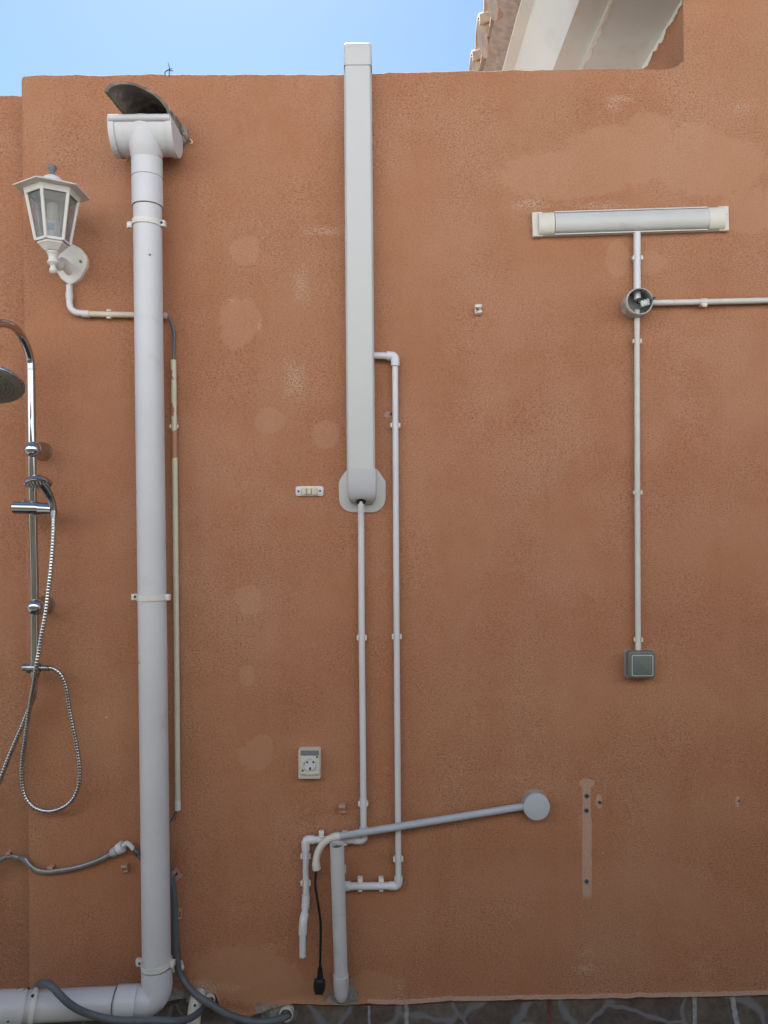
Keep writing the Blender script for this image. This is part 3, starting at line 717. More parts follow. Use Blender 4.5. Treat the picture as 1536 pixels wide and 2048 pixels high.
for v in bmm.verts:
    q = v.co.copy(); s_ = 1 + .4 * noise.noise(q * 2.5) + .15 * noise.noise(q * 9); v.co = cc + Vector((q.x * .011 * s_, q.y * .022 * s_, q.z * .026 * s_))
mt.bm(bmm); mesh_obj('mortar_lump', mt, M['mortar'], spo)
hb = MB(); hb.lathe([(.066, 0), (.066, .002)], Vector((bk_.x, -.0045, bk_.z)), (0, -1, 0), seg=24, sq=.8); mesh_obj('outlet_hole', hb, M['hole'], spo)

# ------------------------------------------------------------------ wall lantern
LD = .14; lc = P(105, 394, LD)
lan = thing('wall_lantern', P(143, 527, 0), 'white hexagonal glass wall lantern on scalloped plate left of the downpipe', 'wall lamp')
def hexring(cz, r, rot=-90):
    c = Vector((lc.x, -LD, cz)); return [c + Vector((math.cos(R(rot + 60 * k)) * r, math.sin(R(rot + 60 * k)) * r, 0)) for k in range(6)]
def hexloft(rings, caps=True):
    vs = []; fs = []
    for r_ in rings: vs += r_
    for i in range(len(rings) - 1):
        for k in range(6): k2 = (k + 1) % 6; fs.append((i * 6 + k, i * 6 + k2, i * 6 + 6 + k2, i * 6 + 6 + k))
    if caps: fs.append(tuple(range(6))); fs.append(tuple((len(rings) - 1) * 6 + k for k in range(6)))
    return MB().add(vs, fs)
zT = lc.z; zB = P(106, 487, LD).z; rT = .064; rB = .042
shade = mesh_obj('lamp_roof', hexloft([hexring(zT + .010, .066), hexring(zT + .012, .098), hexring(zT + .0145, .099), hexring(zT + .030, .060), hexring(zT + .036, .034)]), M['lantern'], lan, angle=15)
mesh_obj('roof_cap', MB().lathe([(.036, 0), (.033, .008), (.030, .014), (.022, .022), (.014, .027), (.010, .028)], Vector((lc.x, -LD, zT + .030)), (0, 0, 1)), M['lantern'], shade)
mesh_obj('finial', MB().lathe([(.010, 0), (.009, .005), (.006, .010), (.0065, .014), (.0115, .021), (.0125, .026), (.010, .031), (.004, .033)], Vector((lc.x, -LD, zT + .056)), (0, 0, 1)), M['finial'], shade)
cage = hexloft([hexring(zT - .004, .0685), hexring(zT + .002, .0715), hexring(zT + .011, .0735), hexring(zT + .011, .060), hexring(zT - .004, .060)], False)
cage.add([v for v in hexloft([hexring(zB, .0445), hexring(zB + .007, .0455), hexring(zB + .007, .036), hexring(zB, .036)], False).v], hexloft([hexring(zB, .04)] * 4, False).f)
tr = hexring(zT, rT + .002); br = hexring(zB + .002, rB + .0015)
for a, b in zip(tr, br):
    dv = (a - Vector((lc.x, -LD, a.z))).normalized(); cage.tube([b, a], [(.0042, .0042), (.0048, .0048)], 6, up=dv)
cage_o = mesh_obj('cage', cage, M['lantern'], lan, angle=25)
tg = hexring(zT - .002, rT - .002); bgq = hexring(zB + .005, rB - .002)
for k in range(6):
    k2 = (k + 1) % 6; q = [bgq[k], bgq[k2], tg[k2], tg[k]]; cen = sum(q, Vector()) / 4; nrm = (q[1] - q[0]).cross(q[3] - q[0]).normalized() * .0012
    mesh_obj('glass_pane', MB().add([x + nrm for x in q] + [x - nrm for x in q], [(0, 1, 2, 3), (7, 6, 5, 4), (0, 4, 5, 1), (1, 5, 6, 2), (2, 6, 7, 3), (3, 7, 4, 0)]), M['glass'], cage_o)
bs = mesh_obj('lower_cup', hexloft([hexring(zB, .040), hexring(zB - .006, .0385), hexring(zB - .0075, .036), hexring(zB - .022, .022), hexring(zB - .024, .016)]), M['lantern'], lan, angle=15)
st = MB().lathe([(.0175, 0), (.0175, .003), (.0145, .006), (.0115, .016), (.0115, .021), (.0145, .025), (.0155, .029), (.0125, .033), (.0075, .038), (.007, .043), (.0095, .047), (.0105, .052), (.008, .057), (.003, .060)], Vector((lc.x, -LD, zB - .024)), (0, 0, -1), seg=24)
mesh_obj('turned_stem', st, M['lantern'], lan)
bb = mesh_obj('bulb', MB().lathe([(.003, 0), (.012, .003), (.0175, .012), (.018, .050), (.0165, .054)], Vector((lc.x, -LD, zB + .006)), (0, 0, 1)), M['bulb'], lan)
mesh_obj('bulb_neck', MB().lathe([(.0165, 0), (.0172, .002), (.0172, .008), (.0150, .009), (.0160, .022), (.0140, .040), (.010, .050)], Vector((lc.x, -LD, zB + .060)), (0, 0, 1)), M['bulb_neck'], bb)
pr = MB(); vs = []; fs = []
for k in range(7):
    a = R(-115 + 60 * k / 6)
    for z in (zB + .030, zB + .050): vs.append((lc.x + math.cos(a) * .0184, -LD + math.sin(a) * .0184, z))
    if k: fs.append((2 * k - 2, 2 * k, 2 * k + 1, 2 * k - 1))
mesh_obj('printed_label', pr.add(vs, fs), M['bulb_print'], bb)
half = [(140, 485), (161, 496), (171, 508), (175.5, 519), (174.5, 532), (167, 546), (161, 557), (148, 567), (140, 570)]
poly = half + [(2 * 141 - x, y) for x, y in half[::-1][1:-1]]
pw = [P(x, y, .012) for x, y in poly]
wp = mesh_obj('wall_plate', MB().plate([(p.x, p.z) for p in pw], .0, -.016, .005, 2), M['lantern'], lan, angle=25)
mesh_obj('screw', MB().lathe([(.0045, 0), (.0045, .0015), (.003, .0028)], P(161.5, 523, .016), (0, -1, 0), seg=14), M['brass'], wp)
sy = P(108, 519, LD); ay = P(139, 541, .012)
arm = MB().tube(catmull([Vector((lc.x, -LD + .006, sy.z)), Vector((lc.x + .0015, -LD + .035, sy.z - .010)), Vector((ay.x - .002, -.06, ay.z + .008)), Vector((ay.x, -.012, ay.z + .002))], 6), [(.007 + .012 * (i / 18) ** 1.2, .007 + .006 * i / 18) for i in range(19)], 16, up=(0, 0, 1))
mesh_obj('arm', arm, M['lantern'], lan)

# conduit from lantern to downpipe
CD = .016
cd = thing('lantern_conduit', P(139, 572, 0), 'pale bent conduit leading from the lantern plate behind the downpipe', 'conduit')
mesh_obj('elbow', MB().tube(fillet([P(138.5, 570, CD), P(139.5, 624, CD), P(178, 628, CD)], .045, 12), L(6.2, CD), 18), M['pvc2'], cd)
mesh_obj('sleeve', MB().tube([P(138.5, 586, CD), P(139, 598, CD)], L(7.2, CD), 18), M['pvc2'], cd)
mesh_obj('sleeve', MB().tube([P(165, 627.5, CD), P(179, 628, CD)], L(7.2, CD), 18), M['pvc2'], cd)
mesh_obj('tube', MB().tube([P(176, 628, CD), P(334, 631.5, CD)], L(5.8, CD), 18).lathe([(L(5.9), 0), (L(6.6), .001), (L(6.6), .006), (L(4.4), .0065), (L(4.4), .004)], P(329, 631.4, CD), (1, 0, 0), seg=18), M['cream'], cd)
mesh_obj('pipe_clip', clip_mb(P(219, 629, CD), (1, 0, 0), L(6.2, CD), L(9), .002), M['clip_white'], cd)
wr = tag(mesh_obj('slate_cable', MB().tube(catmull([P(325, 631, CD), P(334, 633, .014), P(343, 646, .012), P(348.5, 668, .012), P(348, 690, .014), P(346.5, 722, .018)], 8), L(2.4, .015), 10).tube(catmull([P(325, 632, CD), P(336, 636, .012), P(345, 655, .010), P(346, 680, .012), P(347.5, 722, .018)], 8), L(1.8, .015), 10), M['grey_wire']), 'slate blue cable curving from the short conduit into the tall stained conduit', 'cable')
td = thing('tall_conduit', P(356, 1620, 0), 'tall cream conduit smeared with terracotta paint beside the downpipe', 'conduit')
mesh_obj('tube', MB().tube([P(347, 720, .018), P(350, 950, .018), P(353.3, 1300, .018), P(355.7, 1619, .018)], L(5.4, .018), 20), M['smear'], td)
mesh_obj('end_sleeve', MB().tube([P(355.5, 1600, .018), P(355.7, 1620, .018)], L(5.7, .018), 20), M['pvc2'], td)
mesh_obj('pipe_clip', clip_mb(P(348.5, 853, .018), (0, 0, 1), L(5.8, .018), L(7), .002), M['clip_cream'], td)
tag(mesh_obj('loose_wires', MB().tube(catmull([P(354, 1615, .018), P(347, 1632, .02), P(339, 1646, .025), P(333, 1651, .04), P(327, 1652, .05)], 6), L(1.5), 8).tube(catmull([P(356, 1615, .018), P(352, 1630, .014), P(349.5, 1641, .012)], 6), L(.9), 6), M['blue_wire']), 'thin dark blue wire ends hanging below the tall stained conduit', 'wires')

# ------------------------------------------------------------------ shower column
sc = thing('shower_column', P(69, 1340, 0), 'chrome shower column with hand shower and ribbed hoses at the left edge', 'shower')
SD = .072
rp = [P(62, 740, SD), P(64, 882, SD), P(66, 1030, SD), P(69, 1150, SD), P(69.5, 1325, SD)]
mesh_obj('riser', MB().tube(rp, L(8, SD), 28), M['chrome'], sc)
arc = catmull([P(62, 742, SD), P(60.5, 720, SD + .002), P(52, 690, .10), P(35, 661, .14), P(13, 648, .19), P(-12, 650, .24), P(-38, 675, .29), P(-52, 715, .32), P(-54, 742, .33)], 8)
mesh_obj('arched_arm', MB().tube(arc, L(8, .1), 28), M['chrome'], sc)
mesh_obj('joint_ring', MB().tube([P(62, 737, SD), P(62.05, 741, SD)], L(8.5, SD), 28), M['chrome_dull'], sc)
# overhead rose, tilted
hc_ = P(-22, 768, .33); nrm = Vector((.10, -.42, -.90)).normalized(); rH = L(66, .33)
rose = mesh_obj('shower_head', MB().lathe([(.012, -.05), (.014, -.03), (rH * .35, -.024), (rH * .8, -.012), (rH, -.003), (rH, .002), (rH * .985, .004)], hc_, nrm, seg=48), M['chrome_dull'], sc)
mesh_obj('spray_face', MB().lathe([(rH * .93, 0), (rH * .93, .0055), (rH * .9, .0065)], hc_, nrm, seg=48), M['spray'], rose)
nz_ = MB(); t1 = nrm.orthogonal().normalized(); t2 = nrm.cross(t1)
for ring in range(1, 7):
    for k in range(ring * 6):
        a = 2 * math.pi * k / (ring * 6) + ring * .3; q = hc_ + (t1 * math.cos(a) + t2 * math.sin(a)) * rH * .115 * ring + nrm * .006
        nz_.lathe([(.0022, 0), (.0018, .002), (.0009, .0025)], q, nrm, seg=6)
mesh_obj('nozzles', nz_, M['nozzle'], rose)
for (fx, fy, wx, wy) in ((60, 898, 86, 903), (65.5, 1215.5, 91, 1210)):
    c0 = P(wx, wy, 0); fxp = P(fx, fy, .098); ax = (fxp - c0); ln = ax.length
    mb = MB().lathe([(L(19), 0), (L(19), .004), (L(17), .007), (L(15.5), .010), (L(15), ln - .018), (L(14.5), ln - .012), (L(12.5), ln - .006), (L(8.5), ln - .001), (L(4), ln + .001), (L(.5), ln + .0015)], c0, ax, seg=32)
    br_ = mesh_obj('wall_bracket', mb, M['chrome'], sc, angle=50)
    mesh_obj('collar', MB().lathe([(L(15.2), 0), (L(15.6), .0005), (L(15.6), .002), (L(15.2), .0025)], c0 + ax.normalized() * (ln - .022), ax, seg=32), M['chrome_dull'], br_)
# slider
sl_o = MB().tube([P(28, 1015.5, .085), P(29, 1015.5, .085), P(78, 1016.5, .085)], [L(11.5), L(12.4), L(12.4)], 28); slo = mesh_obj('slider', sl_o, M['chrome'], sc)
mesh_obj('slider_knob', MB().lathe([(L(5.5), 0), (L(5.5), .010), (L(4.5), .012)], P(47, 1009, .085), (0, 0, 1), seg=18), M['chrome_dull'], slo)
mesh_obj('cradle', MB().tube([P(79, 1017, .085), P(97, 1017.5, .092), P(107, 1018, .098)], [L(12), L(10.5), L(9.5)], 24), M['chrome'], slo)
# hand shower
hh = catmull([P(107, 1030, .10), P(105, 1010, .102), P(99, 992, .112), P(90, 976, .128), P(82, 966, .140)], 6)
hs_ = mesh_obj('hand_shower', MB().tube(hh, [L(5.5) + L(2.2) * min(1, i / 14) for i in range(len(hh))], 20), M['chrome_dull'], sc)
hn = Vector((.10, -.28, -.95)).normalized(); hcn = P(76, 965, .148); hr = L(26.5, .15)
mesh_obj('hand_shower_head', MB().lathe([(hr * .2, -.020), (hr * .55, -.015), (hr * .85, -.008), (hr, 0), (hr, .004), (hr * .95, .006)], hcn, hn, seg=36), M['chrome'], hs_)
hf = MB().lathe([(hr * .92, 0), (hr * .92, .0068), (hr * .8, .0076)], hcn, hn, seg=36); mesh_obj('hand_spray_face', hf, M['spray'], hs_)
nz_ = MB(); t1 = hn.orthogonal().normalized(); t2 = hn.cross(t1)
for ring in range(1, 4):
    for k in range(ring * 6):
        a = 2 * math.pi * k / (ring * 6); nz_.lathe([(.0017, 0), (.0012, .0018)], hcn + (t1 * math.cos(a) + t2 * math.sin(a)) * hr * .24 * ring + hn * .0075, hn, seg=6)
mesh_obj('nozzles', nz_, M['clip_white'], hs_)
def ribbed(pts, r, pitch, mt, nm, parent):
    p = resample(catmull(pts, 14), pitch / 4); rr = [r * (.76, .97, 1.0, .97)[i % 4] for i in range(len(p))]
    return mesh_obj(nm, MB().tube(p, rr, 12), mt, parent, angle=80)
hz_pts = [(107, 1026, .10), (107, 1056, .11), (105, 1097, .115), (100.5, 1149, .12), (96.5, 1182, .12), (91.6, 1223, .122), (84, 1265, .122), (78, 1301, .12), (72, 1336, .12), (67, 1370, .10), (61, 1404, .08), (55, 1443, .065), (50, 1480, .055), (45, 1516, .045), (43.5, 1553, .04), (49, 1590, .038), (68, 1614, .038), (98, 1622.5, .038), (127, 1614, .038), (146.5, 1597, .038), (157.5, 1570, .038), (159, 1536, .038), (153, 1492, .04), (146.5, 1458, .045), (138, 1414, .05), (132, 1377, .058), (122, 1350, .065), (107, 1337.5, .07), (96, 1336, .072)]
ribbed([P(*q) for q in hz_pts], L(4.8, .08), L(6.0, .08), M['chrome_hose'], 'shower_hose', sc)
ribbed([P(*q) for q in [(70, 1350, .07), (69, 1389, .06), (57, 1419, .045), (46, 1448, .04), (29, 1487, .035), (15, 1521, .035), (0, 1560, .035), (-22, 1612, .035), (-45, 1720, .035), (-55, 1860, .03), (-58, 2000, .02), (-58, 2085, .03)]], L(5.1, .05), L(6.0, .05), M['chrome_hose'], 'supply_hose', sc)
mesh_obj('hose_nut', MB().tube([P(107, 1022, .10), P(107, 1036, .103)], [L(6.3), L(5.2)], 16), M['chrome_dull'], sc)
dv = mesh_obj('diverter', MB().tube([P(57, 1336, SD), P(79, 1336, SD)], L(10.5, SD), 24).tube([P(69.5, 1322, SD), P(70, 1350, SD), P(70.5, 1358, SD)], [L(9.2), L(8.5), L(6)], 24), M['chrome_dull'], sc)
mesh_obj('diverter_knob', MB().tube([P(45, 1335, SD), P(47, 1335, SD), P(57, 1335.5, SD)], [L(5.5), L(6.6), L(6.0)], 20), M['chrome_dull'], dv)
mesh_obj('outlet_nut', MB().tube([P(79, 1336, SD), P(83, 1336, SD), P(84, 1336, SD), P(98, 1336.5, SD)], [L(5.2), L(5.2), L(6.2), L(5.2)], 16), M['chrome_dull'], dv)

# ------------------------------------------------------------------ braided hose low at the left
bh = thing('braided_hose', P(110, 1742, 0), 'grey braided water hose clipped low on the wall with white elbow fitting', 'hose')
HD = .014
mesh_obj('hose', MB().tube(catmull([P(*q) for q in [(-260, 1760, -.04), (-120, 1772, -.04), (-30, 1740, -.03), (0, 1721, -.03), (16, 1713, -.03), (39, 1716, -.02), (50, 1719, .006), (57, 1728, .014), (68, 1738, .014), (86, 1743.5, HD), (112, 1742.5, HD), (156, 1734.5, HD), (195, 1721.5, HD), (222, 1708, .016), (230, 1703, .018)]], 8), L(5.0, HD), 14), M['hose_braid'], bh)
stp = MB()
for off in (-1.7, 1.6):
    stp.tube(catmull([P(q[0], q[1] + off, q[2] + .0048) for q in [(-260, 1760, -.04), (-120, 1772, -.04), (-30, 1740, -.03), (0, 1721, -.03), (16, 1713, -.03), (39, 1716, -.02), (50, 1719, .006), (57, 1728, .014), (68, 1738, .014), (86, 1743.5, HD), (112, 1742.5, HD), (156, 1734.5, HD), (195, 1721.5, HD), (222, 1708, .016)]], 8), L(1.3, HD), 6)
mesh_obj('hose_stripe', stp, M['grey_box'], bh)
dirn = (P(250, 1690, .02) - P(222, 1708, .016)).normalized()
mesh_obj('grey_nut', MB().lathe([(L(5.5), 0), (L(7.5), .003), (L(9.0), .006), (L(9.0), .020), (L(8), .022)], P(222, 1708, .017), dirn, seg=14), M['grey_conduit'], bh, angle=25)
mesh_obj('white_nut', MB().lathe([(L(9), 0), (L(11), .001), (L(11.4), .018), (L(9), .020)], P(236, 1699, .020), dirn, seg=14), M['pvc2'], bh, angle=25)
mesh_obj('elbow_fitting', MB().tube(catmull([P(246, 1692, .022), P(253, 1686.5, .026), P(260, 1690, .026), P(266, 1697, .026), P(269, 1700, .026)], 6), L(4.6, .02), 16), M['pvc2'], bh)
mesh_obj('metal_end', MB().tube([P(266.5, 1697.5, .026), P(267, 1698, .026), P(276, 1707, .024)], [L(4.5), L(5.4), L(5.4)], 16), M['chrome_dull'], bh)
mesh_obj('hose_tail', MB().tube(catmull([P(274, 1705, .024), P(281, 1715, .022), P(292, 1722, .018), P(320, 1728, .014)], 6), L(4.6, .02), 12), M['hose_grey'], bh)

open_clip('pipe_clip', 22, 1706, 13, M['clip_brown'], 'terracotta painted clip holding the braided hose at the far left edge', d=-.03)
open_clip('pipe_clip', 106, 1736, 16, M['clip_brown'], 'terracotta painted clip holding the dip of the braided hose')
open_clip('pipe_clip', 253, 1733, 18, M['clip_brown'], 'empty terracotta painted clip below the white elbow fitting, left of the downpipe')
open_clip('pipe_clip', 353, 1747, 23, M['clip_brown'], 'tilted empty painted clip just right of the downpipe above the grey hose', rot=R(40))
open_clip('pipe_clip', 359, 1824, 17, M['clip_brown'], 'painted clip touching the right side of the thick grey hose', rot=R(178), d=.004)
open_clip('pipe_clip', 685, 1615, 19, M['clip_brown'], 'empty brown painted clip on the wall under the ivory power socket')
open_clip('pipe_clip', 956, 621, 19, M['clip_cream'], 'small cream empty clip alone on the upper wall right of the trunking', rot=R(2))

# thick grey hose
gh = thing('grey_hose', P(575, 2028, 0), 'thick slate grey hose curving from behind the downpipe into the wall stub', 'hose')
mesh_obj('hose', MB().tube(catmull([P(*q) for q in [(322, 1700, .018), (333, 1735, .018), (341, 1758, .02), (346.5, 1782, .02), (350, 1821, .02), (350, 1860, .022), (351.6, 1899, .024), (355.5, 1931, .026), (364.6, 1957, .03), (383, 1980, .045), (400, 1995, .055), (422, 2009, .06), (449, 2026, .055), (482, 2038, .045), (518, 2044, .035), (553, 2040, .022), (574, 2032, .004), (582, 2027, -.03)]], 8), L(6.6, .03), 18), M['hose_grey'], gh)
mesh_obj('hose_clip', clip_mb(P(357, 1935, .024), (.25, 0, -1), L(7.2, .02), L(9), .0028, gap=55), M['clip_white'], gh)
stb = mesh_obj('pipe_stub', MB().lathe([(L(14), -.03), (L(14), .010), (L(12.4), .011), (L(12), .002), (L(12), -.03)], P(573, 2026, .0), (0, -1, 0), seg=28, closed=True), M['conduit'])
tag(stb, 'short pale pipe ring sunk in grey cement swallowing the grey hose end', 'pipe')
mesh_obj('stub_inside', MB().lathe([(L(12.1), 0), (L(12.1), .001)], P(573, 2026, -.004), (0, -1, 0), seg=24), M['cement'], stb)
# dark hose draped over the floor run
fh = tag(mesh_obj('drain_hose', MB().tube(catmull([P(*q) for q in [(64, 2030, .03), (66, 1998, .05), (74, 1972, .11), (88, 1966, .20), (104, 1973, .235), (119, 1989, .24), (142, 2010, .23), (170, 2025, .21), (208, 2036, .19), (246, 2041, .18), (287, 2041, .17), (328, 2041, .16), (355, 2042, .15), (383, 2035, .10), (402, 2020, .05), (410, 2006, .01), (412, 1998, -.02)]], 8), L(7.0, .2), 18), M['hose_braid' if 0 else 'hose_grey']), 'dark grey hose draped over the floor pipe and sagging to the bottom edge', 'hose')
# small bent pipe and stub at the wall foot
sb = thing('small_drain_pipe', P(386, 2040, 0), 'short stained white pipe bending out of the wall foot behind the hose', 'drainpipe')
mesh_obj('pipe', MB().tube(fillet([P(404, 1984, -.03), P(391, 1996, .045), P(385, 2075, .05)], .03, 10), L(13.2, .04), 24), M['clamp'], sb)
mesh_obj('screw', MB().lathe([(.0035, 0), (.0035, .004)], P(390, 2010, .068), (0, -1, 0), seg=12), M['screw'], sb)
tag(mesh_obj('pipe_stub', MB().lathe([(L(10), -.02), (L(10), .012), (L(8), .013), (L(7.6), .003), (L(7.6), -.02)], P(420, 1995, .0), (.25, -1, -.15), seg=24, closed=True), M['clip_cream']), 'small pinkish pipe ring poking from rough cement above the grey hose', 'pipe')

# ------------------------------------------------------------------ trunking
tk = thing('cable_trunking', P(724, 1010, 0), 'tall ivory cable trunking climbing over the wall top in the middle', 'trunking')
TD = .062
def chan(pts_l_r, d, bev, yb=0.0):
    """vertical channel with rounded front edges: rows of (left px, right px, py)"""
    vs = []; fs = []; prof = []
    for l_, r_, py in pts_l_r:
        a = P(l_, py, d); b = P(r_, py, d); row = []
        row.append(Vector((a.x, -yb, a.z)))
        for k in range(6): t = R(90 * k / 5); row.append(Vector((a.x + bev - bev * math.cos(t), -d + bev - bev * math.sin(t), a.z)))
        for k in range(6): t = R(90 - 90 * k / 5); row.append(Vector((b.x - bev + bev * math.cos(t), -d + bev - bev * math.sin(t), b.z)))
        row.append(Vector((b.x, -yb, b.z))); prof.append(row)
    m_ = len(prof[0])
    for r_ in prof: vs += r_
    for i in range(len(prof) - 1):
        for k in range(m_ - 1): fs.append((i * m_ + k, i * m_ + k + 1, (i + 1) * m_ + k + 1, (i + 1) * m_ + k))
    fs.append(tuple(range(m_))); fs.append(tuple((len(prof) - 1) * m_ + k for k in range(m_)))
    return MB().add(vs, fs)
mesh_obj('cover', chan([(689, 741.5, 128), (691.2, 744, 400), (693, 746.5, 680), (695, 748.7, 945)], TD, .007), M['trunk'], tk, angle=30)
mesh_obj('backing', chan([(687.6, 743.2, 131), (693.8, 750.4, 945)], .022, .001), M['trunk'], tk, angle=30)
# bend over the wall top: swept shell
pc_ = []
a = P(687.8, 129.5, TD + .002); b = P(743.2, 129.5, TD + .002); zt_ = P(715, 79, TD + .002).z
hw = (b.x - a.x) / 2; mx_ = (a.x + b.x) / 2
vs = []; fs = []; rows = []
path_ = [(-.064, a.z)] + [(-.064, a.z + (zt_ - .022 - a.z) * t) for t in (.5, 1)]
for k in range(1, 9): t = R(90 * k / 8); path_.append((-.064 + .022 - .022 * math.cos(t), zt_ - .022 + .022 * math.sin(t)))
path_.append((.16, zt_))
dz_ = (P(716, 86, TD).x - P(716, 128, TD).x)
for y, z in path_:
    # outward direction of this station
    if y <= -.0639: nrm_ = Vector((0, -1, 0))
    elif y > .1: nrm_ = Vector((0, 0, 1))
    else:
        t = math.acos(max(-1, min(1, (-.042 - y) / .022))) if y < -.042 else math.pi / 2; nrm_ = Vector((0, -math.cos(t), math.sin(t)))
    row = []; depth = .062; bev = .007; o = Vector((mx_ - .0003, y, z))
    row.append(o + Vector((-hw, 0, 0)) - nrm_ * min(depth, .055))
    for k in range(5): t = R(90 * k / 4); row.append(o + Vector((-hw + bev - bev * math.cos(t), 0, 0)) - nrm_ * (bev - bev * math.sin(t)))
    for k in range(5): t = R(90 - 90 * k / 4); row.append(o + Vector((hw - bev + bev * math.cos(t), 0, 0)) - nrm_ * (bev - bev * math.sin(t)))
    row.append(o + Vector((hw, 0, 0)) - nrm_ * min(depth, .055)); rows.append(row)
for r_ in rows: vs += r_
m_ = len(rows[0])
for i in range(len(rows) - 1):
    for k in range(m_ - 1): fs.append((i * m_ + k, i * m_ + k + 1, (i + 1) * m_ + k + 1, (i + 1) * m_ + k))
mesh_obj('top_bend', MB().add(vs, fs), M['trunk'], tk, angle=40)
mesh_obj('joint_line', chan([(688.7, 742, 127.9), (688.7, 742, 129.3)], TD + .0016, .007), M['seam'], tk)
# flange plate
fl = [(694, 940), (690, 944), (681, 957), (678, 963), (677.2, 970), (678, 1000), (680.5, 1009), (686, 1017), (694, 1022.5), (703, 1025), (745, 1025), (755, 1022.5), (763, 1017), (769, 1008), (771, 1000), (771.5, 966), (770, 961), (757, 942), (753, 938)]
mesh_obj('flange', MB().plate([(P(x, y, .006).x, P(x, y, .006).z) for x, y in fl], 0, -.006, .0015, 2), M['trunk'], tk, angle=40)
# end shoe, curving to the wall at the bottom
vs = []; fs = []; rows = []
sh_rows = [(694.2, 753.3, 937, .066), (694.4, 753.3, 960, .066), (694.8, 753, 980, .064), (695.6, 752, 992, .058), (697.5, 750.5, 1000, .048), (701, 748, 1005, .036), (705, 745, 1007.5, .024)]
for l_, r_, py, d in sh_rows:
    a = P(l_, py, d); b = P(r_, py, d); bev = .008; row = [Vector((a.x, -.004, a.z))]
    for k in range(6): t = R(90 * k / 5); row.append(Vector((a.x + bev - bev * math.cos(t), -d + bev - bev * math.sin(t), a.z)))
    for k in range(6): t = R(90 - 90 * k / 5); row.append(Vector((b.x - bev + bev * math.cos(t), -d + bev - bev * math.sin(t), b.z)))
    row.append(Vector((b.x, -.004, b.z))); rows.append(row)
for r_ in rows: vs += r_
m_ = len(rows[0])
for i in range(len(rows) - 1):
    for k in range(m_ - 1): fs.append((i * m_ + k, i * m_ + k + 1, (i + 1) * m_ + k + 1, (i + 1) * m_ + k))
fs.append(tuple(range(m_))); fs.append(tuple((len(rows) - 1) * m_ + k for k in range(m_)))
mesh_obj('end_shoe', MB().add(vs, fs), M['trunk_end'], tk, angle=50)
mesh_obj('pipe_hole', MB().lathe([(L(10), 0), (L(10), .002)], P(722, 1003, .050), (0, -.85, -.5), seg=24, xa=(1, 0, 0), sq=.62), M['hole'], tk)

# ------------------------------------------------------------------ condensate pipes
PD = .02; pr_ = L(6.3, PD); er = L(8.6, PD)
c1 = thing('condensate_pipe', P(727, 1680, 0), 'thin white pipe dropping from the trunking shoe and ending in an offset tail', 'pipe')
mesh_obj('pipe', MB().tube(catmull([P(722, 1001, .044), P(722, 1012, .040), P(722.3, 1060, PD + .006), P(723.3, 1250, PD), P(725.3, 1450, PD), P(727.2, 1664, PD)], 6), pr_, 20), M['pvc2'], c1)
mesh_obj('coupling', MB().tube([P(726.3, 1597, PD), P(726.4, 1614, PD)], L(7.2, PD), 20), M['pvc2'], c1)
mesh_obj('elbow', MB().tube(fillet([P(727.3, 1655, PD), P(727.5, 1680, PD), P(708, 1680, PD)], L(11), 10), er, 20), M['pvc2'], c1)
mesh_obj('cross_pipe', MB().tube([P(712, 1680, PD), P(625, 1679.5, PD)], pr_ * 1.12, 20), M['pvc2'], c1)
mesh_obj('elbow', MB().tube(fillet([P(628, 1679.5, PD), P(611, 1679, PD), P(611.5, 1701, PD)], L(12), 10), er, 20), M['pvc2'], c1)
mesh_obj('pipe', MB().tube([P(611.5, 1698, PD), P(612, 1795, PD)], L(6.4, PD), 20), M['pvc2'], c1)
mesh_obj('sleeve', MB().tube([P(612, 1790, PD), P(611.5, 1806, PD), P(611, 1812, PD + .004), P(610.5, 1818, PD + .012)], [L(8), L(8), L(8), L(8.4)], 20), M['pvc2'], c1)
mesh_obj('tail_pipe', MB().tube([P(611, 1815, PD + .01), P(608.5, 1831, PD + .035)], L(6.2, PD), 20), M['pvc2'], c1)
mesh_obj('elbow', MB().tube(catmull([P(609.5, 1827, PD + .028), P(607.5, 1836, PD + .040), P(606, 1848, PD + .045), P(605.3, 1868, PD + .045)], 5), L(8.2, .05), 20), M['pvc2'], c1)
mesh_obj('tail_pipe', MB().tube([P(605.3, 1864, PD + .045), P(605, 1913, PD + .045)], L(6.3, .05), 20), M['pvc2'], c1)
for cx, cy in ((723.6, 1275), (726.3, 1606), (611.6, 1711), (611.8, 1765)): mesh_obj('pipe_clip', clip_mb(P(cx, cy, PD), (0, 0, 1), pr_ * 1.03, L(10), .0025), M['clip_white'], c1)
mesh_obj('pipe_clip', tag_clip(643, 1680, PD, 10, 15), M['clip_white'], c1)
mesh_obj('pipe_clip', tag_clip(690, 1680, PD, 10, 14), M['clip_white'], c1)
c2 = thing('condensate_pipe', P(797, 1770, 0), 'thin white pipe leaving the trunking side and teeing into the standpipe', 'pipe')
mesh_obj('side_pipe', MB().tube([P(740, 710.5, PD), P(776, 712, PD)], L(6.7, PD), 20), M['pvc2'], c2)
mesh_obj('elbow', MB().tube(fillet([P(773, 711.5, PD), P(790.5, 712.5, PD), P(790.3, 732, PD)], L(12), 10), er * 1.05, 20), M['pvc2'], c2)
mesh_obj('pipe', MB().tube([P(790.2, 728, PD), P(791.6, 1000, PD), P(793.5, 1300, PD), P(796.8, 1758, PD)], L(6.1, PD), 20), M['pvc2'], c2)
mesh_obj('elbow', MB().tube(fillet([P(796.8, 1753, PD), P(796.8, 1771.5, PD), P(778, 1771.5, PD)], L(11), 10), er, 20), M['pvc2'], c2)
mesh_obj('cross_pipe', MB().tube([P(782, 1771.5, PD), P(696, 1772.5, PD)], pr_ * 1.15, 20), M['pvc2'], c2)
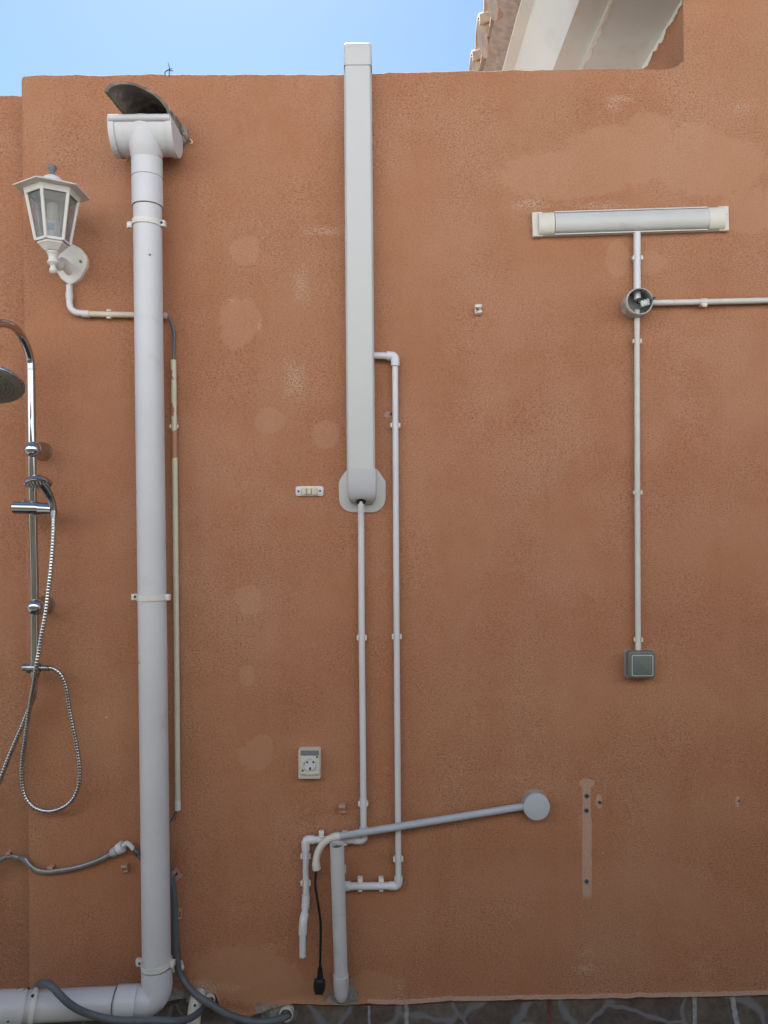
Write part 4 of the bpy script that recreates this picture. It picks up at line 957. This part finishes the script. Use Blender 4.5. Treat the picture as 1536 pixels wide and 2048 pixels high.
mesh_obj('sleeve', MB().tube([P(701, 1772.3, PD), P(684, 1772.6, PD)], L(9.4, PD), 20), M['pvc2'], c2)
for cx, cy in ((790.7, 851), (793.4, 1273), (796.5, 1717)): mesh_obj('pipe_clip', clip_mb(P(cx, cy, PD), (0, 0, 1), pr_ * 1.02, L(10), .0025), M['clip_white'], c2)
for cx in (720.5, 762.5): mesh_obj('pipe_clip', tag_clip(cx, 1772, PD, 10, 15), M['clip_white'], c2)
# standpipe
ss = thing('standpipe', P(682, 1998, 0), 'open-topped upright white waste pipe standing at the wall foot', 'pipe')
t0 = P(673.8, 1689, .085); t1_ = P(682, 1955, .038); axs = (t1_ - t0).normalized(); ls = (t1_ - t0).length; rs_ = .0197
mesh_obj('pipe', MB().lathe([(rs_ - .0024, .0), (rs_, .0), (rs_, ls), (rs_ - .0024, ls)], t0, axs, seg=32, closed=True), M['pvc'], ss)
mesh_obj('inner_bore', MB().lathe([(rs_ - .0026, .012), (rs_ - .0026, ls * .9), (rs_ - .003, ls * .9), (rs_ - .003, .012)], t0, axs, seg=28, closed=True), M['box_in'], ss)
q0 = P(681.6, 1948, .0385); q1 = P(682.8, 1999, .03); la = (q1 - q0).length
mesh_obj('foot_socket', MB().lathe([(rs_, 0), (.0222, .0005), (.0222, la * .52), (.0215, la * .56), (.0205, la * .72), (.0190, la * .85), (.013, la), (.004, la + .001)], q0, (q1 - q0), seg=32), M['pvc'], ss)
mesh_obj('pipe_clamp', MB().lathe([(rs_ + .0005, -.008), (rs_ + .003, -.008), (rs_ + .003, .008), (rs_ + .0005, .008)], P(676.5, 1738, .030), (.03, 0, 1), seg=28, closed=True), M['clamp'], ss)

# ------------------------------------------------------------------ sloping conduit, round box, cord
gd = .050
gc = thing('sloping_conduit', P(860, 1645, 0), 'sloping grey conduit crossing the thin pipes to the round grey box', 'conduit')
mesh_obj('tube', MB().tube([P(672, 1673.5, gd), P(1050, 1612.5, .022)], L(7.2, gd), 22), M['grey_conduit'], gc)
ep = [(680, 1672, gd), (669, 1674, gd), (657, 1678.5, gd), (646, 1688, gd), (637.5, 1701, gd + .002), (633, 1715, gd + .005), (632, 1727, gd + .007), (633.5, 1739, gd + .008)]
ecp = catmull([P(*q) for q in ep], 5); ne = len(ecp)
mesh_obj('bend', MB().tube(ecp, [L(7.9) if i < 8 else (L(7.9) if i > ne - 7 else L(6.9)) for i in range(ne)], 22), M['cream_light'], gc)
jb_ = thing('round_junction_box', P(1072, 1610, 0), 'closed round grey junction box with flat lid at end of sloping conduit', 'junction box')
bxs = .040; bc = P(1074, 1615, bxs)
mesh_obj('box_body', MB().lathe([(L(26.5, 0), 0), (L(26.5, 0), bxs - .010)], Vector((bc.x, 0, bc.z)), (0, -1, 0), seg=40), M['box_dirty'], jb_)
mesh_obj('lid', MB().lathe([(L(26.4, bxs), 0), (L(26.4, bxs), .008), (L(25.8, bxs), .0098), (L(24.5, bxs), .0104)], Vector((bc.x, -bxs + .0104, bc.z)), (0, -1, 0), seg=48), M['grey_box'], jb_)
pwc = thing('electric_lead', P(640, 1960, 0), 'black power cord hanging from the cream bend with plug at its end', 'power cord')
mesh_obj('cable', MB().tube(catmull([P(*q) for q in [(633, 1728, .058), (631.8, 1742, .058), (630.5, 1769, .058), (634, 1795, .056), (639.5, 1830, .052), (641.5, 1856, .05), (641, 1892, .05), (640, 1940, .05)]], 6), L(2.7, .05), 12), M['black'], pwc)
pb = P(639, 1958, .05); k_ = L(1, .05)
pg = mesh_obj('plug', MB().tube([P(640.3, 1934, .05), P(640, 1945, .05), P(639.5, 1957, .05), P(639.2, 1960, .05), P(638.8, 1968, .05), P(638.5, 1978, .05), P(638.3, 1984, .05)], [(L(3.6), L(3.6)), (L(4.4), L(4)), (L(5.6), L(5)), (L(10.5), L(8)), (L(12), L(9.5)), (L(11.4), L(9.5)), (L(9.5), L(8.5))], 20, up=(1, 0, 0)), M['black'], pwc, angle=30)
rb = MB()
for i in range(4): rb.tube([P(640, 1938 + i * 5, .05), P(640, 1940 + i * 5, .05)], L(5 + i * .5), 14)
mesh_obj('strain_relief', rb, M['black'], pg)
for xx in (631.8, 643.8): mesh_obj('pin', MB().tube([P(xx, 1983, .05), P(xx, 1990, .05)], L(1.7), 10), M['screw'], pg)

# ------------------------------------------------------------------ power socket
sk = thing('power_socket', P(620, 1552, 0), 'ivory surface power socket with grey label strip on the lower wall', 'socket')
def rrect(cx, cy, w_, h_, r_, d, n=4):
    pts = []
    for sx, sy, a0_ in ((1, -1, 0), (-1, -1, 90), (-1, 1, 180), (1, 1, 270)):
        for k in range(n + 1):
            a = R(a0_ + 90 * k / n); x = cx + sx * (w_ / 2 - r_) + r_ * math.cos(a); y = cy + sy * (h_ / 2 - r_) - r_ * math.sin(a); p = P(x, y, d); pts.append((p.x, p.z))
    return pts
sd_ = .034
mesh_obj('housing', MB().plate(rrect(620.5, 1522.5, 44, 58, 3.5, 0), 0, -sd_ + .006, .003, 2), M['socket'], sk)
sf = mesh_obj('face', MB().plate(rrect(619.6, 1525.5, 40.5, 50, 3, sd_), -.02, -sd_, .0025, 3), M['socket'], sk)
mesh_obj('label_strip', MB().plate(rrect(619.5, 1506, 36.5, 10, .8, sd_), -.03, -sd_ - .0012, 0), M['socket_grey'], sk)
rc = P(619.8, 1527.8, sd_)
dr = [(619.8 + 14.8 * math.cos(R(a)), 1527.8 + 14.8 * math.sin(R(a))) for a in range(-40, 221, 13)] + [(612, 1513.5), (616.5, 1510.5), (623, 1510.5), (628, 1513.5)]
mesh_obj('socket_surround', MB().plate([(P(x, y, sd_).x, P(x, y, sd_).z) for x, y in dr], -.03, -sd_ - .0014, .0008, 1), M['socket'], sk)
rec = mesh_obj('socket_well', MB().lathe([(.0001, .0004), (L(11.3, sd_), .0004), (L(11.6, sd_), .0038), (L(12.4, sd_), .0040), (L(13.0, sd_), .0030), (L(13.0, sd_), 0), (.0001, 0)], Vector((rc.x, -sd_ - .0012, rc.z)), (0, -1, 0), seg=36, closed=True), M['socket_in'], sk, angle=50)
for dx, dy, rr in ((-5.6, -3.2, 1.9), (6.6, -3.4, 1.9)):
    q = P(620 + dx, 1527.8 + dy, sd_ + .002); mesh_obj('pin_hole', MB().lathe([(L(rr), 0), (L(rr), .0006)], q, (0, -1, 0), seg=14), M['hole'], rec)
for x, y, w_, h_ in ((620.2, 1538, 3.6, 6.5), (619.8, 1516.2, 2.6, 2.0), (608.2, 1528, 1.6, 4.5), (631.8, 1528, 1.4, 4.5)):
    q = P(x, y, sd_ + .0032); mesh_obj('earth_contact', MB().box(q, (L(w_), .0015, L(h_)), .0004), M['hole'], rec)
for x, y in ((634.2, 1513.8), (605.4, 1541.2)): mesh_obj('screw', MB().lathe([(L(1.9), 0), (L(1.9), .0012)], P(x, y, sd_), (0, -1, 0), seg=14), M['screw'], sf)
mesh_obj('lower_lip', MB().plate([(P(x, y, sd_).x, P(x, y, sd_).z) for x, y in ((601, 1545.5), (638, 1545), (632, 1548.5), (626, 1550), (613, 1550), (606, 1548.5))], -.03, -sd_ - .0012, .0008, 1), M['socket'], sk)

# terminal plate
tp = thing('terminal_plate', P(619, 983, 0), 'small white plate with three cream terminal blocks left of the trunking foot', 'terminal block')
mesh_obj('base_plate', MB().plate(rrect(619, 982.3, 56, 20, 5, .007), 0, -.007, .002, 2), M['pvc2'], tp)
for cx, w_, h_, dd in ((607.7, 10.5, 14, .016), (618.3, 9, 12.5, .013), (629, 11, 14.5, .017)):
    c = P(cx, 982.2, .012); mb = MB().box((c.x, -.007 - (dd - .007) / 2, c.z), (L(w_), dd - .007, L(h_)), .0022, seg=3)
    mb.box((c.x, -.007 - (dd - .007) / 2, c.z), (L(w_ * .55), dd - .005, L(h_ * 1.04)), .001)
    mesh_obj('terminal_block', mb, M['cream'], tp)
for cx, cy in ((597, 982.5), (640.2, 981.8)): mesh_obj('screw', MB().lathe([(L(2.0), 0), (L(2.0), .001)], P(cx, cy, .007), (0, -1, 0), seg=14), M['screw'], tp)

# ------------------------------------------------------------------ strip light
la = thing('strip_light', P(1258, 470, 0), 'long frosted strip light with cream end caps mounted slightly tilted', 'wall lamp')
tl = math.atan2(12.0, 389) - RHO
TM = lambda c: Matrix.Translation(c) @ Matrix.Rotation(-tl, 4, 'Y')
c0 = P(1258, 446.5, 0); wS = L(389); hS = L(48.5)
mesh_obj('base_tray', MB().box((0, -.006, 0), (wS * .99, .012, hS * .97), .0015).xf(TM(c0)), M['alu'], la)
def barrel(x0, x1, ry, rz, cy, seg=18, rib=0.0):
    vs = []; fs = []
    for x in (x0, x1):
        for k in range(seg + 1): a = math.pi * k / seg; vs.append((x, -cy - ry * math.sin(a) ** .7 * (1 + rib * (k % 2)), rz * math.cos(a)))
    n_ = seg + 1
    for k in range(seg): fs.append((k, k + 1, n_ + k + 1, n_ + k))
    fs.append(tuple(range(n_))); fs.append(tuple(n_ + k for k in range(n_))); fs.append((0, n_, 2 * n_ - 1, seg)); return MB().add(vs, fs)
mesh_obj('diffuser', barrel(-L(152), L(152), .022, hS * .415, .012, 44, .035).xf(TM(c0)), M['diffuser'], la, angle=50)
for sg in (-1, 1):
    mesh_obj('rail', MB().box((0, -.015, sg * hS * .455), (L(304), .011, .0035), .001).xf(TM(c0)), M['alu'], la)
    cap = barrel(sg * L(153), sg * L(184), .026, hS * .475, .006); cap.box((sg * L(185), -.008, 0), (L(20), .016, hS), .0015)
    mesh_obj('end_cap', cap.xf(TM(c0)), M['cream_light'], la, angle=40)

# conduits at the right, open box, switch
UD = .018
uc = thing('upper_conduit', P(1274, 470, 0), 'white conduit stub joining the strip light to the open round box', 'conduit')
mesh_obj('tube', MB().tube([P(1274, 466, UD), P(1274.2, 578, UD), P(1274.6, 600, UD + .006)], L(6.9, UD), 20), M['pvc2'], uc)
mesh_obj('pipe_clip', clip_mb(P(1274, 517, UD), (0, 0, 1), L(7.1, UD), L(9), .0022), M['clip_white'], uc)
lc_ = thing('lower_conduit', P(1275, 1300, 0), 'long pale vertical conduit between the open round box and the light switch', 'conduit')
mesh_obj('tube', MB().tube([P(1274, 620, UD), P(1274, 700, UD), P(1274.6, 985, UD), P(1276, 1302, UD)], L(5.5, UD), 20), M['conduit'], lc_)
mesh_obj('end_sleeve', MB().tube([P(1275.9, 1286, UD), P(1276, 1304, UD)], L(5.8, UD), 20), M['cream_light'], lc_)
for cy in (683, 985, 1279): mesh_obj('pipe_clip', clip_mb(P(1274.6 + (cy - 985) * .004, cy, UD), (0, 0, 1), L(5.9, UD), L(9), .0022), M['clip_cream'], lc_)
rcd = thing('side_conduit', P(1400, 604, 0), 'pale horizontal conduit running from the open round box to the right edge', 'conduit')
mesh_obj('tube', MB().tube([P(1296, 606, UD), P(1420, 603.5, UD), P(1640, 598.5, UD)], L(5.6, UD), 20), M['conduit'], rcd)
mesh_obj('pipe_clip', MB().box(P(1406, 610.5, .014), (L(12), .024, L(5)), .001).box(P(1409, 612, .020), (L(8), .010, L(4)), .001).box(P(1407, 599, .02), (L(13), .012, L(2)), .0006), M['clip_cream'], rcd)
ob_ = thing('open_junction_box', P(1270, 608, 0), 'lidless round junction box with wires and clear terminal under strip light', 'junction box')
oc = P(1280, 602, .052); ro = L(26.5, .052); dpx = .052
mesh_obj('box_body', MB().lathe([(ro * 1.02, .0), (ro * 1.02, dpx - .010), (ro * 1.045, dpx - .009), (ro * 1.045, dpx - .006), (ro * .99, dpx - .005), (ro, dpx), (ro * .94, dpx), (ro * .94, dpx - .02), (ro * .94, .004), (ro * .94, .001)], Vector((oc.x, 0, oc.z)), (0, -1, 0), seg=48, closed=False), M['box_open'], ob_, angle=40)
mesh_obj('box_floor', MB().lathe([(ro * .935, 0), (ro * .935, .002)], Vector((oc.x, -.0025, oc.z)), (0, -1, 0), seg=40).lathe([(ro * .935, 0), (ro * .93, dpx * .7), (ro * .925, dpx * .7), (ro * .925, 0)], Vector((oc.x, -.003, oc.z)), (0, -1, 0), seg=40, closed=True), M['box_in'], ob_)
for ang in (90, 200, 270): # knock-out rings
    dvr = Vector((math.cos(R(ang)), 0, math.sin(R(ang)))); q = Vector((oc.x, -.020, oc.z)) + dvr * ro * .80
    mesh_obj('cable_gland', MB().lathe([(L(7.6), 0), (L(9.5), .002), (L(10.5), ro * .235), (L(8.5), ro * .24), (L(7.6), ro * .24)], q, dvr, seg=24, closed=True), M['box_open'], ob_)
tmn = MB(); tc = P(1290, 606, .045)
for i in range(3):
    for j in range(2):
        q = tc + Vector(((i - 1) * L(5.5), .004 * j, (j - .5) * L(8) + (i - 1) * L(1.5)))
        tmn.tube([q + Vector((0, .005, 0)), q + Vector((0, -.005, 0))], L(2.8), 12); tmn.lathe([(L(2.9), 0), (L(1.6), .002)], q + Vector((0, -.005, 0)), (0, -1, 0), seg=12)
tmn.box(tc, (L(17), .007, L(7)), .001)
mesh_obj('terminal_block', tmn, M['terminal'], ob_)
mesh_obj('blue_wires', MB().tube(catmull([P(1295, 606, .045), P(1300, 604, .054), P(1305, 600, .058), P(1309, 596, .058), P(1307, 594, .054), P(1301, 601, .045), P(1298, 612, .03)], 6), L(.9), 8).tube(catmull([P(1284, 598, .04), P(1277, 597, .04), P(1275, 602, .03), P(1276, 607, .02)], 6), L(1.1), 8), M['blue_wire'], ob_)
mesh_obj('black_wires', MB().tube(catmull([P(1281, 597, .042), P(1286, 595, .044), P(1291, 597, .045), P(1293, 601, .044)], 6), L(1.0), 8).tube(catmull([P(1284, 608, .03), P(1288, 614, .034), P(1293, 613, .034), P(1295, 607, .03)], 6), L(1.0), 8).tube(catmull([P(1273, 605, .02), P(1279, 608, .024), P(1284, 605, .03)], 6), L(1.3), 8), M['black'], ob_)
mesh_obj('wire_nub', MB().box(P(1308.5, 596, .058), (L(4), .004, L(4)), .0008), M['black'], ob_)
sw = thing('light_switch', P(1279, 1350, 0), 'square grey green rocker switch box at the foot of the vertical conduit', 'switch')
wd_ = .043
mesh_obj('back_box', MB().plate(rrect(1274.5, 1326, 55, 54, 5, 0), 0, -wd_ + .014, .002, 2), M['switch_base'], sw)
frs = mesh_obj('frame', MB().plate(rrect(1283.7, 1329.7, 55.5, 54, 7, wd_), -wd_ + .018, -wd_, .004, 3), M['switch'], sw, angle=40)
mesh_obj('rocker_outline', MB().plate(rrect(1285, 1331, 42.5, 42, 3.2, wd_), -wd_ + .004, -wd_ - .0010, 0), M['switch_line'], frs)
mesh_obj('rocker', MB().plate(rrect(1285, 1331, 40, 39.6, 2.6, wd_), -wd_ + .004, -wd_ - .0022, .0012, 2), M['switch'], frs)

# ------------------------------------------------------------------ wall plugs and little things
def wplug(px, py, r_, label):
    o = mesh_obj('wall_plug', MB().lathe([(L(r_), -.01), (L(r_ * 1.15), .0), (L(r_ * 1.1), .002), (L(r_ * .55), .0022), (L(r_ * .5), -.01)], P(px, py, .001), (0, -1, 0), seg=18, closed=True), M['plug_plastic'])
    tag(o, label, 'wall plug', 'grey plugs in drilled holes')
    mesh_obj('plug_hole', MB().lathe([(L(r_ * .6), 0), (L(r_ * .6), .0005)], P(px, py, .0014), (0, -1, 0), seg=14), M['hole'], o)
wplug(1173.5, 1592, 4.3, 'topmost grey plug in the pale vertical strip of the lower wall')
wplug(1172.8, 1621, 4.3, 'middle grey plug in the pale vertical strip of the lower wall')
wplug(1173.3, 1763, 4.0, 'lowest grey plug near the foot of the pale vertical strip')
wplug(1199.5, 1605, 3.2, 'small plug in its own pale spot right of the pale vertical strip')
wplug(1478, 1602, 2.2, 'tiny plug in a pale spot at the far right of the lower wall')
wplug(784, 828, 3.8, 'grey plug half hidden behind the thin pipe right of the trunking')
tag(mesh_obj('screw_hook', MB().tube(catmull([P(380, 280, 0), P(380.5, 279, .012), P(383, 281, .016), P(384, 285, .016), P(381, 287, .016)], 6), L(1.2), 8), M['clip_white']), 'tiny pale hook on the wall right of the hopper', 'hook')
tw = MB(); tz = ztop(P(338, 150).x); 
tw.tube(catmull([P(331, 143, .004), P(337, 140, .004), P(341, 141, .002), P(346, 141.5, 0)], 5), [L(1.0)] * 16, 7)
tw.tube(catmull([P(339, 141, .003), P(338.8, 136, .003), P(337.6, 131, .003), P(336, 125, .003)], 5), [L(1.1) * (1 - .04 * i) for i in range(16)], 7)
tw.tube(catmull([P(329, 146, .002), P(333, 141.5, .004), P(339, 138.5, .002), P(344, 137.5, 0)], 5), L(.8), 7)
tw.tube([P(338, 152, .001), P(339, 141, .003)], L(1.0), 7); tw.tube([P(330, 150, 0), P(330, 144, .002)], L(1.0), 7)
tag(mesh_obj('dry_twig', tw, M['twig']), 'small dark dry twig sticking up from the wall top above the spout', 'twig')
